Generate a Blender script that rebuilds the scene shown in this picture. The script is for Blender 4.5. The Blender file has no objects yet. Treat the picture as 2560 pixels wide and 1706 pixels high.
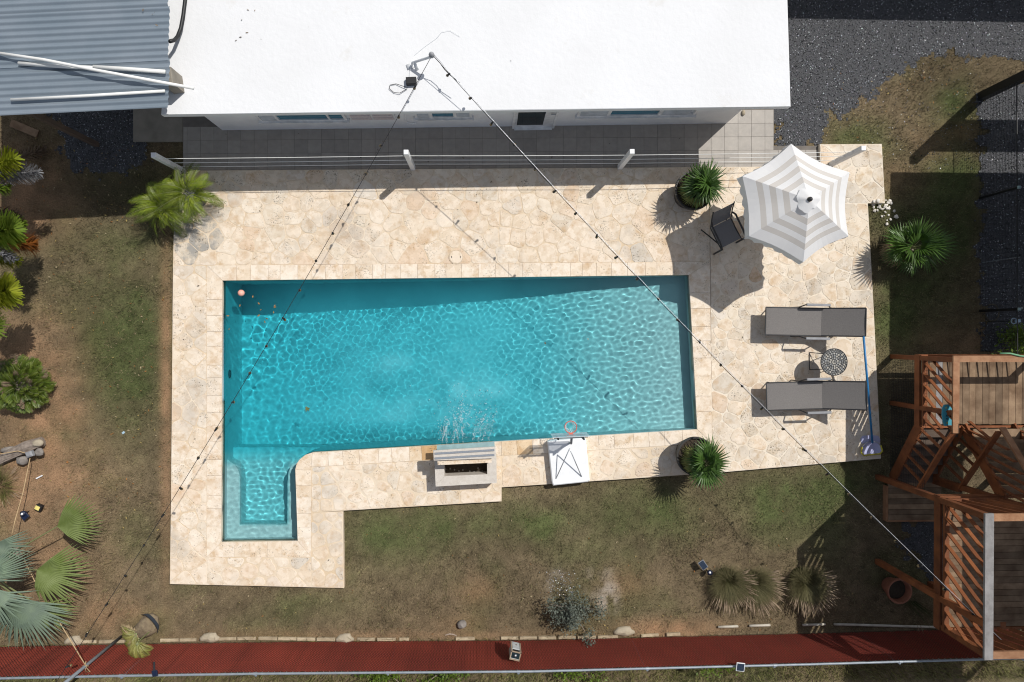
import bpy, math, random
import numpy as np
from mathutils import Vector, Matrix, Quaternion
R = math.radians
random.seed(7)
rng = np.random.default_rng(11)
sc = bpy.context.scene
COL = sc.collection

# ------------------------------------------------------------------ camera
FPX, CX, CY, H = 2560 * 24 / 36, 1280.0, 853.0, 15.0
NADIR = (1220.0, 838.0)
cam = bpy.data.objects.new('camera', bpy.data.cameras.new('camera'))
COL.objects.link(cam)
cam.data.lens, cam.data.sensor_width, cam.data.clip_end = 24, 36, 1000
cam.location = (0, 0, H)
look = Vector(((CX - NADIR[0]) / FPX, -(CY - NADIR[1]) / FPX, -1)).normalized()
CQ = Vector((0, 0, -1)).rotation_difference(look)
cam.rotation_mode = 'QUATERNION'
cam.rotation_quaternion = CQ
sc.camera = cam

# ------------------------------------------------------------------ sky, sun, exposure
SUN = Vector((-.521, -.486, -1.0))            # direction the light travels
elev = math.atan2(1.0, math.hypot(SUN.x, SUN.y))
world = bpy.data.worlds.new('World'); sc.world = world; world.use_nodes = True
wt = world.node_tree
sky = wt.nodes.new('ShaderNodeTexSky'); sky.sky_type = 'NISHITA'; sky.sun_disc = False
sky.sun_elevation = elev; sky.sun_rotation = math.atan2(-SUN.x, -SUN.y)
hs = wt.nodes.new('ShaderNodeHueSaturation'); hs.inputs['Saturation'].default_value = .5     # camera white balance sits between sun and shade
wt.links.new(sky.outputs[0], hs.inputs['Color']); wt.links.new(hs.outputs[0], wt.nodes['Background'].inputs[0])
wt.nodes['Background'].inputs[1].default_value = 0.10
sl = bpy.data.lights.new('sun', 'SUN'); sl.energy = 3.9; sl.angle = R(.5); sl.color = (1, .965, .91)
sl.cycles.is_caustics_light = True
sun = bpy.data.objects.new('sun', sl); COL.objects.link(sun)
sun.rotation_euler = SUN.to_track_quat('-Z', 'Y').to_euler(); sun.location = (6, 6, 20)
sc.view_settings.view_transform = 'Standard'; sc.view_settings.look = 'None'
sc.view_settings.gamma = 1; sc.view_settings.use_curve_mapping = False
sc.view_settings.exposure = 0.0
sc.render.engine = 'CYCLES'
sc.cycles.use_denoising = True; sc.cycles.filter_width = 1.1
sc.cycles.max_bounces = 10; sc.cycles.transmission_bounces = 8; sc.cycles.transparent_max_bounces = 12
sc.cycles.caustics_refractive = True; sc.cycles.caustics_reflective = False

# ------------------------------------------------------------------ helpers
def ray(px, py):
    return CQ @ Vector(((px - CX) / FPX, -(py - CY) / FPX, -1))
def W(px, py, z=0.0):
    d = ray(px, py); t = (z - H) / d.z
    return Vector((d.x * t, d.y * t, z))
def px_arr(X, Y, Z):
    """world arrays -> source pixels"""
    m = np.array(CQ.inverted().to_matrix())
    P = np.stack([X, Y, Z - H], -1) @ m.T
    return CX + FPX * P[..., 0] / -P[..., 2], CY - FPX * P[..., 1] / -P[..., 2]
def mpp(z): return (H - z) / FPX              # metres per pixel at height z

class MB:
    def __init__(s): s.v, s.f, s.m = [], [], []
    def add(s, vs, fs, mi=0):
        b = len(s.v); s.v += [tuple(v) for v in vs]
        s.f += [tuple(i + b for i in f) for f in fs]; s.m += [mi] * len(fs); return s
    def box(s, c, d, rz=0, mi=0, bev=0):
        hx, hy, hz = d[0] / 2, d[1] / 2, d[2] / 2
        ca, sa = math.cos(rz), math.sin(rz)
        def T(x, y, z): return (c[0] + x * ca - y * sa, c[1] + x * sa + y * ca, c[2] + z)
        if bev:
            b = min(bev, hx * .6, hy * .6, hz * .9)
            r0 = [(-hx, -hy), (hx, -hy), (hx, hy), (-hx, hy)]
            r1 = [(-hx + b, -hy + b), (hx - b, -hy + b), (hx - b, hy - b), (-hx + b, hy - b)]
            vs = [T(x, y, -hz) for x, y in r0] + [T(x, y, hz - b) for x, y in r0] + [T(x, y, hz) for x, y in r1]
            fs = [(3, 2, 1, 0), (8, 9, 10, 11)]
            for i in range(4):
                j = (i + 1) % 4
                fs += [(i, j, j + 4, i + 4), (i + 4, j + 4, j + 8, i + 8)]
            return s.add(vs, fs, mi)
        vs = [T(x, y, z) for z in (-hz, hz) for x, y in ((-hx, -hy), (hx, -hy), (hx, hy), (-hx, hy))]
        return s.add(vs, [(3, 2, 1, 0), (4, 5, 6, 7), (0, 1, 5, 4), (1, 2, 6, 5), (2, 3, 7, 6), (3, 0, 4, 7)], mi)
    def beam(s, a, b, w, h, mi=0, up=(0, 0, 1)):
        a, b = Vector(a), Vector(b); d = (b - a).normalized(); up = Vector(up)
        if abs(d.dot(up)) > .98: up = Vector((1, 0, 0))
        x = d.cross(up).normalized(); y = x.cross(d).normalized()
        vs = [p + x * sx * w / 2 + y * sy * h / 2 for p in (a, b) for sx, sy in ((-1, -1), (1, -1), (1, 1), (-1, 1))]
        return s.add(vs, [(0, 1, 2, 3), (7, 6, 5, 4), (4, 5, 1, 0), (5, 6, 2, 1), (6, 7, 3, 2), (7, 4, 0, 3)], mi)
    def tube(s, pts, r, n=6, mi=0, cap=True):
        pts = [Vector(p) for p in pts]; rs = r if isinstance(r, (list, tuple)) else [r] * len(pts)
        vs, fs = [], []; px_ = None
        for i, p in enumerate(pts):
            d = (pts[min(i + 1, len(pts) - 1)] - pts[max(i - 1, 0)])
            d = d.normalized() if d.length > 1e-9 else Vector((0, 0, 1))
            if px_ is None:
                u = Vector((0, 0, 1)) if abs(d.z) < .9 else Vector((1, 0, 0))
                x = d.cross(u).normalized()
            else:
                x = (px_ - d * px_.dot(d)); x = x.normalized() if x.length > 1e-6 else d.orthogonal().normalized()
            px_ = x; y = d.cross(x)
            vs += [p + (x * math.cos(2 * math.pi * k / n) + y * math.sin(2 * math.pi * k / n)) * rs[i] for k in range(n)]
        for i in range(len(pts) - 1):
            for k in range(n):
                k2 = (k + 1) % n
                fs.append((i * n + k, i * n + k2, (i + 1) * n + k2, (i + 1) * n + k))
        if cap:
            fs += [tuple(range(n - 1, -1, -1)), tuple((len(pts) - 1) * n + k for k in range(n))]
        return s.add(vs, fs, mi)
    def prism(s, poly, z0, z1, mi=0, chamfer=0, bottom=True):
        n = len(poly)
        zs = z1 if isinstance(z1, (list, tuple)) else [z1] * n
        area = sum(poly[i][0] * poly[(i + 1) % n][1] - poly[(i + 1) % n][0] * poly[i][1] for i in range(n))
        if area < 0: poly = poly[::-1]; zs = zs[::-1]
        vs = [(p[0], p[1], z0) for p in poly]; fs = []
        if chamfer:
            cx = sum(p[0] for p in poly) / n; cy = sum(p[1] for p in poly) / n
            vs += [(p[0], p[1], z - chamfer) for p, z in zip(poly, zs)]
            for p, z in zip(poly, zs):
                dx, dy = cx - p[0], cy - p[1]; l = math.hypot(dx, dy) or 1; k = min(chamfer * 1.3, l * .4) / l
                vs.append((p[0] + dx * k, p[1] + dy * k, z))
            for i in range(n):
                j = (i + 1) % n
                fs += [(i, j, n + j, n + i), (n + i, n + j, 2 * n + j, 2 * n + i)]
            fs.append(tuple(range(2 * n, 3 * n)))
        else:
            vs += [(p[0], p[1], z) for p, z in zip(poly, zs)]
            for i in range(n):
                j = (i + 1) % n; fs.append((i, j, n + j, n + i))
            fs.append(tuple(range(n, 2 * n)))
        if bottom: fs.append(tuple(range(n - 1, -1, -1)))
        return s.add(vs, fs, mi)
    def lathe(s, prof, c=(0, 0, 0), n=20, mi=0):
        vs, fs = [], []
        for r, z in prof:
            vs += [(c[0] + r * math.cos(2 * math.pi * k / n), c[1] + r * math.sin(2 * math.pi * k / n), c[2] + z) for k in range(n)]
        for i in range(len(prof) - 1):
            for k in range(n):
                k2 = (k + 1) % n; fs.append((i * n + k, i * n + k2, (i + 1) * n + k2, (i + 1) * n + k))
        return s.add(vs, fs, mi)
    def ball(s, c, r, nu=10, nv=7, sq=(1, 1, 1), mi=0):
        vs, fs = [], []
        for i in range(nv + 1):
            th = math.pi * i / nv
            for k in range(nu):
                a = 2 * math.pi * k / nu
                vs.append((c[0] + r * sq[0] * math.sin(th) * math.cos(a), c[1] + r * sq[1] * math.sin(th) * math.sin(a), c[2] + r * sq[2] * math.cos(th)))
        for i in range(nv):
            for k in range(nu):
                k2 = (k + 1) % nu; fs.append((i * nu + k, (i + 1) * nu + k, (i + 1) * nu + k2, i * nu + k2))
        return s.add(vs, fs, mi)
    def mesh(s, name, mats, smooth=False):
        me = bpy.data.meshes.new(name); me.from_pydata(s.v, [], s.f)
        for m in (mats if isinstance(mats, (list, tuple)) else [mats]): me.materials.append(m)
        if len(set(s.m)) > 1 or (s.m and s.m[0]): me.polygons.foreach_set('material_index', s.m)
        if smooth: me.shade_smooth()
        me.update(); return me
    def build(s, name, mats, parent=None, smooth=False):
        return obj(name, s.mesh(name, mats, smooth), parent)

def obj(name, me, parent=None):
    o = bpy.data.objects.new(name, me); COL.objects.link(o)
    if parent is not None: o.parent = parent
    return o
def tag(o, label=None, cat=None, group=None, kind=None):
    if label: o['label'] = label
    if cat: o['category'] = cat
    if group: o['group'] = group
    if kind: o['kind'] = kind
    return o
def thing(name, label, cat, loc=(0, 0, 0), rz=0, group=None):
    o = bpy.data.objects.new(name, None); COL.objects.link(o)
    o.empty_display_size = .1; o.location = loc; o.rotation_euler = (0, 0, rz)
    return tag(o, label, cat, group)
def np_mesh(name, V, F, mat, colors=None):
    me = bpy.data.meshes.new(name); n = F.shape[1]
    me.vertices.add(len(V)); me.vertices.foreach_set('co', np.ascontiguousarray(V, np.float32).ravel())
    me.loops.add(F.size); me.loops.foreach_set('vertex_index', np.ascontiguousarray(F, np.int32).ravel())
    me.polygons.add(len(F))
    me.polygons.foreach_set('loop_start', np.arange(0, F.size, n, dtype=np.int32))
    me.update(calc_edges=True)
    if colors is not None:
        a = me.color_attributes.new('Col', 'FLOAT_COLOR', 'POINT')
        c = np.ones((len(V), 4), np.float32); c[:, :3] = colors; a.data.foreach_set('color', c.ravel())
    me.materials.append(mat); return me
def vnoise(X, Y, seed=0):
    xi = np.floor(X).astype(np.int64); yi = np.floor(Y).astype(np.int64)
    fx = X - xi; fy = Y - yi; fx = fx * fx * (3 - 2 * fx); fy = fy * fy * (3 - 2 * fy)
    def h(a, b):
        n = (a * 374761393 + b * 668265263 + seed * 974711) & 0x7fffffff
        n = ((n ^ (n >> 13)) * 1274126177) & 0x7fffffff
        return ((n ^ (n >> 16)) & 0xffff) / 65535.0
    return (h(xi, yi) * (1 - fx) + h(xi + 1, yi) * fx) * (1 - fy) + (h(xi, yi + 1) * (1 - fx) + h(xi + 1, yi + 1) * fx) * fy
def fbm(X, Y, o=4, seed=0):
    s = 0; a = .5; t = 0
    for i in range(o):
        s = s + a * vnoise(X * 2 ** i + 17.3 * i, Y * 2 ** i - 9.1 * i, seed + i); t += a; a *= .5
    return s / t
def inpoly(X, Y, poly):
    r = np.zeros(X.shape, bool); n = len(poly); j = n - 1
    for i in range(n):
        xi, yi = poly[i]; xj, yj = poly[j]
        if yi != yj:
            r ^= ((yi > Y) != (yj > Y)) & (X < (xj - xi) * (Y - yi) / (yj - yi) + xi)
        j = i
    return r

# ------------------------------------------------------------------ materials
def nodes(name):
    m = bpy.data.materials.new(name); m.use_nodes = True
    return m, m.node_tree, m.node_tree.nodes['Principled BSDF']
def N(t, kind, **kw):
    n = t.nodes.new(kind)
    for k, v in kw.items():
        if k in n.inputs.keys(): n.inputs[k].default_value = v
        else: setattr(n, k, v)
    return n
def mixc(t, a, b, fac, blend='MIX'):
    n = t.nodes.new('ShaderNodeMix'); n.data_type = 'RGBA'; n.blend_type = blend
    for sock, v in ((0, fac), (6, a), (7, b)):
        if hasattr(v, 'links'): t.links.new(v, n.inputs[sock])
        elif sock == 0: n.inputs[0].default_value = v
        else: n.inputs[sock].default_value = (*v, 1)
    return n.outputs[2]
def ramp(t, val, stops):
    n = t.nodes.new('ShaderNodeValToRGB'); t.links.new(val, n.inputs[0])
    e = n.color_ramp.elements
    while len(e) < len(stops): e.new(.5)
    for i, (p, c) in enumerate(stops):
        e[i].position = p; e[i].color = (*c, 1) if isinstance(c, tuple) else (c, c, c, 1)
    return n.outputs[0]
def noise(t, scale, detail=4, vec=None, rough=.55):
    n = N(t, 'ShaderNodeTexNoise', Scale=scale, Detail=detail, Roughness=rough)
    if vec is not None: t.links.new(vec, n.inputs['Vector'])
    return n.outputs[0]
def pos(t): return t.nodes.new('ShaderNodeNewGeometry').outputs['Position']
def objco(t): return t.nodes.new('ShaderNodeTexCoord').outputs['Object']
def bump(t, b, h, strength, dist=.02):
    n = N(t, 'ShaderNodeBump', Strength=strength, Distance=dist); t.links.new(h, n.inputs['Height'])
    t.links.new(n.outputs[0], b.inputs['Normal'])
def mat(name, c, rough=.7, c2=None, scale=6, bmp=0, bscale=60, metal=0, rnd=0, spec=.4, local=False, transl=0):
    m, t, b = nodes(name)
    p = objco(t) if local else pos(t)
    c2 = c2 or tuple(x * .75 for x in c)
    f = ramp(t, noise(t, scale, 5, p), [(.33, 0.0), (.68, 1.0)])
    col = mixc(t, c, c2, f)
    if rnd:
        oi = t.nodes.new('ShaderNodeObjectInfo')
        v = N(t, 'ShaderNodeMapRange'); t.links.new(oi.outputs['Random'], v.inputs[0]); v.inputs[3].default_value = 1 - rnd; v.inputs[4].default_value = 1 + rnd
        cmb = t.nodes.new('ShaderNodeCombineColor')
        for i in range(3): t.links.new(v.outputs[0], cmb.inputs[i])
        col = mixc(t, col, cmb.outputs[0], 1.0, 'MULTIPLY')
        t.nodes[-1]
    t.links.new(col, b.inputs['Base Color'])
    b.inputs['Roughness'].default_value = rough; b.inputs['Metallic'].default_value = metal
    b.inputs['Specular IOR Level'].default_value = spec
    if bmp: bump(t, b, noise(t, bscale, 4, p), bmp)
    if transl:
        tr = t.nodes.new('ShaderNodeBsdfTranslucent'); t.links.new(col, tr.inputs[0])
        mx = t.nodes.new('ShaderNodeMixShader'); mx.inputs[0].default_value = transl
        t.links.new(b.outputs[0], mx.inputs[1]); t.links.new(tr.outputs[0], mx.inputs[2])
        t.links.new(mx.outputs[0], t.nodes['Material Output'].inputs[0])
    return m
def mat_attr(name, rough=.8, spec=.2, bmp=0, bscale=50, var=.25, scale=30, transl=0):
    m, t, b = nodes(name)
    a = N(t, 'ShaderNodeVertexColor', layer_name='Col'); p = pos(t)
    f = ramp(t, noise(t, scale, 5, p), [(.3, 1 - var), (.7, 1 + var)])
    col = mixc(t, a.outputs[0], f, 1.0, 'MULTIPLY')
    t.links.new(col, b.inputs['Base Color'])
    b.inputs['Roughness'].default_value = rough; b.inputs['Specular IOR Level'].default_value = spec
    if bmp: bump(t, b, noise(t, bscale, 5, p), bmp)
    if transl:
        tr = t.nodes.new('ShaderNodeBsdfTranslucent'); t.links.new(col, tr.inputs[0])
        mx = t.nodes.new('ShaderNodeMixShader'); mx.inputs[0].default_value = transl
        t.links.new(b.outputs[0], mx.inputs[1]); t.links.new(tr.outputs[0], mx.inputs[2])
        t.links.new(mx.outputs[0], t.nodes['Material Output'].inputs[0])
    return m
def mat_stone(name, cols, pore=1.0, grey=.5, scale=1.0, gscale=.75, g0=.5, rusty=.56):
    """cream coral stone: per-stone tint, pores, grey weathering, rusty veins"""
    m, t, b = nodes(name)
    g = t.nodes.new('ShaderNodeNewGeometry'); oi = t.nodes.new('ShaderNodeObjectInfo')
    ad = t.nodes.new('ShaderNodeMath'); ad.operation = 'ADD'
    t.links.new(g.outputs['Random Per Island'], ad.inputs[0]); t.links.new(oi.outputs['Random'], ad.inputs[1])
    fr = t.nodes.new('ShaderNodeMath'); fr.operation = 'FRACT'; t.links.new(ad.outputs[0], fr.inputs[0])
    base = ramp(t, fr.outputs[0], cols)
    p = g.outputs['Position']
    off = t.nodes.new('ShaderNodeVectorMath'); off.operation = 'ADD'
    cb = t.nodes.new('ShaderNodeCombineXYZ'); mm = t.nodes.new('ShaderNodeMath'); mm.operation = 'MULTIPLY'; mm.inputs[1].default_value = 37
    t.links.new(fr.outputs[0], mm.inputs[0]); t.links.new(mm.outputs[0], cb.inputs[2])
    t.links.new(p, off.inputs[0]); t.links.new(cb.outputs[0], off.inputs[1]); q = off.outputs[0]
    cl = ramp(t, noise(t, 6 * scale, 6, q, .65), [(.3, (.83, .73, .61)), (.48, (1., .99, .98)), (.75, (1.06, 1.06, 1.06))])
    col = mixc(t, base, cl, 1.0, 'MULTIPLY')
    wob = t.nodes.new('ShaderNodeVectorMath'); wob.operation = 'MULTIPLY_ADD'; wob.inputs[1].default_value = (.16, .16, .16)
    wn_ = N(t, 'ShaderNodeTexNoise', Scale=7.0, Detail=3.0); t.links.new(q, wn_.inputs['Vector']); t.links.new(wn_.outputs['Color'], wob.inputs[0]); t.links.new(q, wob.inputs[2])
    vo = N(t, 'ShaderNodeTexVoronoi', Scale=9.0); vo.feature = 'DISTANCE_TO_EDGE'; t.links.new(wob.outputs[0], vo.inputs['Vector'])
    vc = N(t, 'ShaderNodeTexVoronoi', Scale=9.0); t.links.new(wob.outputs[0], vc.inputs['Vector'])
    sp_ = t.nodes.new('ShaderNodeSeparateColor'); t.links.new(vc.outputs['Color'], sp_.inputs[0])
    col = mixc(t, col, ramp(t, sp_.outputs[0], [(0, (.90, .86, .80)), (.5, (1., 1., 1.)), (1, (1.07, 1.07, 1.08))]), .8, 'MULTIPLY')
    vein = ramp(t, vo.outputs['Distance'], [(.0, .38), (.03, 0.)])
    vm = t.nodes.new('ShaderNodeMath'); vm.operation = 'MULTIPLY'; t.links.new(vein, vm.inputs[0]); t.links.new(ramp(t, noise(t, 1.6, 3, q), [(.45, 0.), (.6, 1.)]), vm.inputs[1])
    col = mixc(t, col, (.56, .37, .20), vm.outputs[0])
    rust = ramp(t, noise(t, 2.2, 5, q, .6), [(rusty, 0.0), (rusty + .16, .55)])
    col = mixc(t, col, (.50, .31, .15), rust)
    gw = ramp(t, noise(t, gscale, 5, p, .7), [(g0, 0.0), (g0 + .24, grey)])
    col = mixc(t, col, (.34, .32, .29), gw)
    pn = noise(t, 34, 3, q, .7); area = noise(t, 2.6, 3, q)
    pm = t.nodes.new('ShaderNodeMath'); pm.operation = 'MULTIPLY_ADD'; pm.inputs[1].default_value = .45
    t.links.new(area, pm.inputs[0]); t.links.new(pn, pm.inputs[2])
    pores = ramp(t, pm.outputs[0], [(.85, 0.0), (.92, .6 * pore)])
    col = mixc(t, col, (.13, .105, .075), pores)
    t.links.new(col, b.inputs['Base Color'])
    b.inputs['Roughness'].default_value = .85; b.inputs['Specular IOR Level'].default_value = .2
    h = t.nodes.new('ShaderNodeMath'); h.operation = 'SUBTRACT'
    t.links.new(noise(t, 22, 5, q), h.inputs[0]); t.links.new(pores, h.inputs[1])
    bump(t, b, h.outputs[0], .45, .006)
    return m

STONE_COLS = [(0, (.71, .605, .485)), (.25, (.73, .635, .52)), (.45, (.705, .595, .465)), (.65, (.74, .655, .545)), (.84, (.72, .615, .495)), (.94, (.66, .515, .38)), (1, (.67, .61, .53))]
M = {
 'stone': mat_stone('flagstone', STONE_COLS, 1.0, .55),
 'stone_grey': mat_stone('weathered_flagstone', [(0, (.70, .61, .49)), (.3, (.63, .56, .47)), (.55, (.72, .63, .51)), (.8, (.58, .525, .45)), (1, (.69, .60, .48))], 1.6, .5),
 'coping': mat_stone('coping_limestone', [(0, (.73, .635, .52)), (.4, (.76, .67, .56)), (.7, (.72, .61, .48)), (1, (.765, .685, .58))], .9, .3),
 'coping_stained': mat_stone('rust_stained_coping', [(0, (.66, .50, .32)), (.4, (.72, .60, .45)), (.7, (.52, .33, .16)), (1, (.68, .53, .36))], .8, .2, rusty=.47),
 'stone_mould': mat_stone('mould_darkened_flagstone', [(0, (.60, .52, .42)), (.3, (.66, .57, .45)), (.6, (.54, .48, .40)), (1, (.66, .57, .45))], 2.2, 1.6, 1.0, 3.2, .40),
 'mortar': mat('mortar', (.62, .485, .33), .95, (.72, .63, .51), .9, .4, 60),
 'tile': mat('grey_porcelain_tile', (.345, .315, .28), .55, (.30, .274, .245), 9, .1, 90, rnd=.07),
 'grout': mat('grout', (.19, .17, .15), .95),
 'mortarpale': mat('pale_mortar', (.70, .605, .48), .95, (.74, .67, .565), 1.1, .4, 60),
 'concrete': mat('concrete', (.27, .245, .205), .9, (.19, .17, .14), 3, .3, 40),
 'roofwhite': mat('white_roof_coating', (.725, .73, .74), .85, (.685, .688, .69), .55, .3, 11, spec=.15),
 'wallwhite': mat('white_render', (.82, .83, .84), .8, (.74, .75, .765), 3, .25, 40),
 'frame': mat('white_window_frame', (.80, .81, .82), .5),
 'glass': mat('window_glass', (.02, .13, .20), .08, (.03, .17, .25), 2, spec=.6),
 'doorglass': mat('door_glass', (.008, .016, .02), .08, (.014, .03, .035), 4, spec=.6),
 'louver': mat('louver_slat', (.62, .64, .65), .5),
 'dark': mat('dark_recess', (.02, .022, .024), .9),
 'galv': mat('galvanised_sheet', (.27, .315, .36), .42, (.22, .27, .315), 1.4, .08, 80, metal=.35, spec=.5),
 'steel': mat('galvanised_steel', (.30, .33, .365), .55, (.23, .26, .29), 12, metal=.35),
 'pvc': mat('white_pvc', (.80, .80, .78), .45, (.70, .70, .67), 3),
 'oldpvc': mat('dirty_pvc', (.56, .53, .46), .6, (.42, .38, .31), 6),
 'hose': mat('black_hose', (.015, .016, .018), .5),
 'cable': mat('black_cable', (.012, .012, .014), .6),
 'silver': mat('steel_cable', (.55, .57, .6), .35, metal=.7),
 'bulb': mat('amber_bulb_glass', (.16, .115, .05), .15, spec=.6),
 'white': mat('white_paint', (.80, .81, .82), .5, (.74, .75, .76), 5),
 'wood': mat('red_stained_timber', (.245, .082, .026), .75, (.135, .043, .015), 4, .4, 35, rnd=.2),
 'woodlight': mat('weathered_pink_timber', (.335, .182, .098), .8, (.215, .097, .045), 5, .4, 35, rnd=.12),
 'woodgrey': mat('weathered_grey_timber', (.285, .275, .27), .85, (.19, .18, .175), 6, .4, 30),
 'plank': mat('worn_deck_plank', (.25, .170, .105), .85, (.12, .072, .04), 4, .4, 30, rnd=.3),
 'plankdark': mat('dark_deck_plank', (.12, .085, .062), .85, (.09, .065, .05), 4, .4, 30, rnd=.2),
 'blackmetal': mat('black_fence_metal', (.014, .015, .016), .5),
 'red': mat('red_fence_slat', (.46, .080, .050), .65, (.33, .058, .04), 1.3),
 'redwire': mat('brown_coated_wire', (.060, .020, .015), .6),
 'sling': mat('grey_sling_fabric', (.205, .192, .182), .85, (.165, .154, .147), 55, .5, 200),
 'chairgrey': mat('charcoal_sling_fabric', (.19, .19, .20), .8, (.16, .16, .168), 90, .3, 260),
 'chairmetal': mat('dark_chair_frame', (.03, .03, .033), .45),
 'armgrey': mat('grey_armrest', (.28, .285, .3), .5),
 'canvas': mat('white_canvas', (.80, .80, .80), .85, (.76, .76, .765), 3, .1, 60, transl=.22),
 'canvasbeige': mat('beige_canvas', (.575, .545, .51), .85, (.55, .52, .485), 3, .1, 60, transl=.08),
 'paleblock': mat('pale_grey_stone', (.60, .555, .50), .85, (.52, .475, .42), 14, .4, 50),
 'potblack': mat('black_planter', (.022, .02, .019), .55, (.03, .028, .026), 5),
 'soil': mat('potting_soil', (.035, .026, .018), .95, (.06, .045, .03), 25, .6, 50),
 'terracotta': mat('terracotta', (.30, .12, .07), .8, (.22, .085, .05), 6),
 'blue': mat('blue_pole', (.02, .19, .45), .4),
 'yellow': mat('yellow_plastic', (.55, .47, .04), .5),
 'net': mat('mesh_net', (.40, .42, .55), .7),
 'orange': mat('orange_rim', (.72, .12, .06), .5),
 'pink': mat('pink_ball', (.80, .35, .26), .5, (.85, .45, .36), 6),
 'navy': mat('navy_plastic', (.012, .02, .05), .3),
 'paleyellow': mat('pale_yellow_lens', (.80, .68, .22), .4),
 'panel': mat('solar_panel', (.012, .02, .04), .2, (.03, .045, .07), 30, spec=.6),
 'signblue': mat('turquoise_board', (.05, .30, .38), .5, (.04, .25, .32), 6),
 'rock': mat('grey_rock', (.16, .14, .125), .9, (.27, .245, .22), 9, .5, 30),
 'palerock': mat('pale_rock', (.42, .36, .27), .9, (.33, .28, .2), 9, .5, 30),
 'pebble': mat('white_pebble', (.74, .70, .64), .8, (.62, .58, .52), 20, rnd=.12),
 'bark': mat('fibrous_bark', (.17, .135, .11), .95, (.30, .25, .21), 14, .8, 40),
 'boot': mat('pale_leaf_base', (.42, .34, .28), .9, (.30, .235, .19), 14, .5, 40),
 'rope': mat('tan_rope', (.50, .36, .20), .9),
 'binblue': mat('slate_blue_plastic', (.045, .065, .095), .55, (.03, .045, .07), 8),
 'edging': mat('cream_edging_block', (.46, .38, .26), .9, (.28, .215, .14), 8, .4, 40, rnd=.12),
 'acrylic': mat('spout_plastic', (.30, .44, .46), .25),
 'grate': mat('grey_drain_grate', (.26, .28, .31), .5, (.18, .2, .23), 60),
 'mosaic': mat('slate_mosaic', (.11, .13, .15), .6, (.30, .285, .25), 30, rnd=.4),
 'mosaicpale': mat('pale_mosaic', (.42, .40, .35), .6, (.34, .32, .28), 30),
 'lamp': mat('lamp_grey', (.5, .52, .52), .5),
 'lampwood': mat('lamp_wood', (.36, .27, .19), .8),
 'fan': mat('fan_palm_leaf', (.045, .10, .018), .45, (.07, .135, .022), 7, rnd=.25, spec=.5, local=True, transl=.25),
 'fanyel': mat('yellowing_palm_leaf', (.22, .24, .05), .5, (.30, .28, .09), 7, rnd=.15, local=True, transl=.25),
 'fandry': mat('dry_palm_leaf', (.26, .19, .10), .8, (.34, .26, .15), 9, rnd=.2, local=True),
 'areca': mat('areca_leaf', (.11, .17, .012), .45, (.21, .26, .022), 3, rnd=.4, spec=.5, local=True, transl=.3),
 'yucca': mat('strap_palm_leaf', (.05, .115, .018), .42, (.085, .16, .025), 5, rnd=.3, spec=.5, local=True, transl=.25),
 'bismarck': mat('silver_palm_leaf', (.14, .19, .145), .6, (.19, .255, .17), 4, rnd=.15, local=True, transl=.15),
 'bismarckgreen': mat('green_silver_palm_leaf', (.135, .18, .045), .55, (.19, .235, .085), 4, rnd=.12, local=True, transl=.2),
 'cycad': mat('dwarf_palm_leaf', (.050, .095, .012), .45, (.125, .16, .022), 5, rnd=.35, local=True, transl=.25),
 'foxyel': mat('foxtail_yellow_green', (.33, .35, .022), .5, (.22, .27, .02), 5, local=True, transl=.3),
 'foxgreen': mat('foxtail_green', (.12, .20, .018), .5, (.19, .26, .03), 5, local=True, transl=.3),
 'foxgrey': mat('foxtail_grey_plume', (.28, .28, .29), .7, (.20, .20, .215), 9, local=True),
 'foxorange': mat('foxtail_orange', (.36, .135, .022), .6, (.22, .07, .015), 8, local=True, transl=.2),
 'foxdry': mat('foxtail_dry', (.20, .14, .09), .8, (.13, .09, .06), 8, local=True),
 'stem': mat('leaf_stem', (.22, .24, .10), .6),
 'silverleaf': mat('silver_shrub_leaf', (.10, .12, .095), .7, (.165, .185, .15), 12, local=True, transl=.15),
 'greenleaf': mat('verge_leaf', (.10, .17, .02), .5, (.17, .25, .03), 6, local=True, transl=.3),
 'rust': mat('rusty_stain', (.12, .06, .03), .9),
 'attr': mat_attr('ground_cover'),
 'attrleaf': mat_attr('grass_blade', .7, .25, transl=.2),
 'gravelstone': mat_attr('gravel_stone', .75, .35, var=.15),
 'ground': mat_attr('lawn_ground', .95, .1, .7, 55, .35, 42),
 'gravelbed': mat('gravel_bed', (.05, .052, .058), .9, (.10, .10, .105), 60, .9, 70),
}

mr, tr_, br_ = nodes('white_roof_coating_stained')
cr = mixc(tr_, (.735, .74, .75), (.69, .693, .697), ramp(tr_, noise(tr_, .5, 6, pos(tr_), .6), [(.35, 0.), (.68, 1.)]))
cr = mixc(tr_, cr, (.56, .53, .47), ramp(tr_, noise(tr_, 1.7, 8, pos(tr_), .72), [(.60, 0.), (.78, .42)]))
cr = mixc(tr_, cr, (.40, .37, .32), ramp(tr_, noise(tr_, 14, 4, pos(tr_), .6), [(.70, 0.), (.78, .35)]))
tr_.links.new(cr, br_.inputs['Base Color']); br_.inputs['Roughness'].default_value = .85; br_.inputs['Specular IOR Level'].default_value = .15
bump(tr_, br_, noise(tr_, 9, 6, pos(tr_), .6), .35, .02)
M['roofwhite'] = mr

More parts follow.
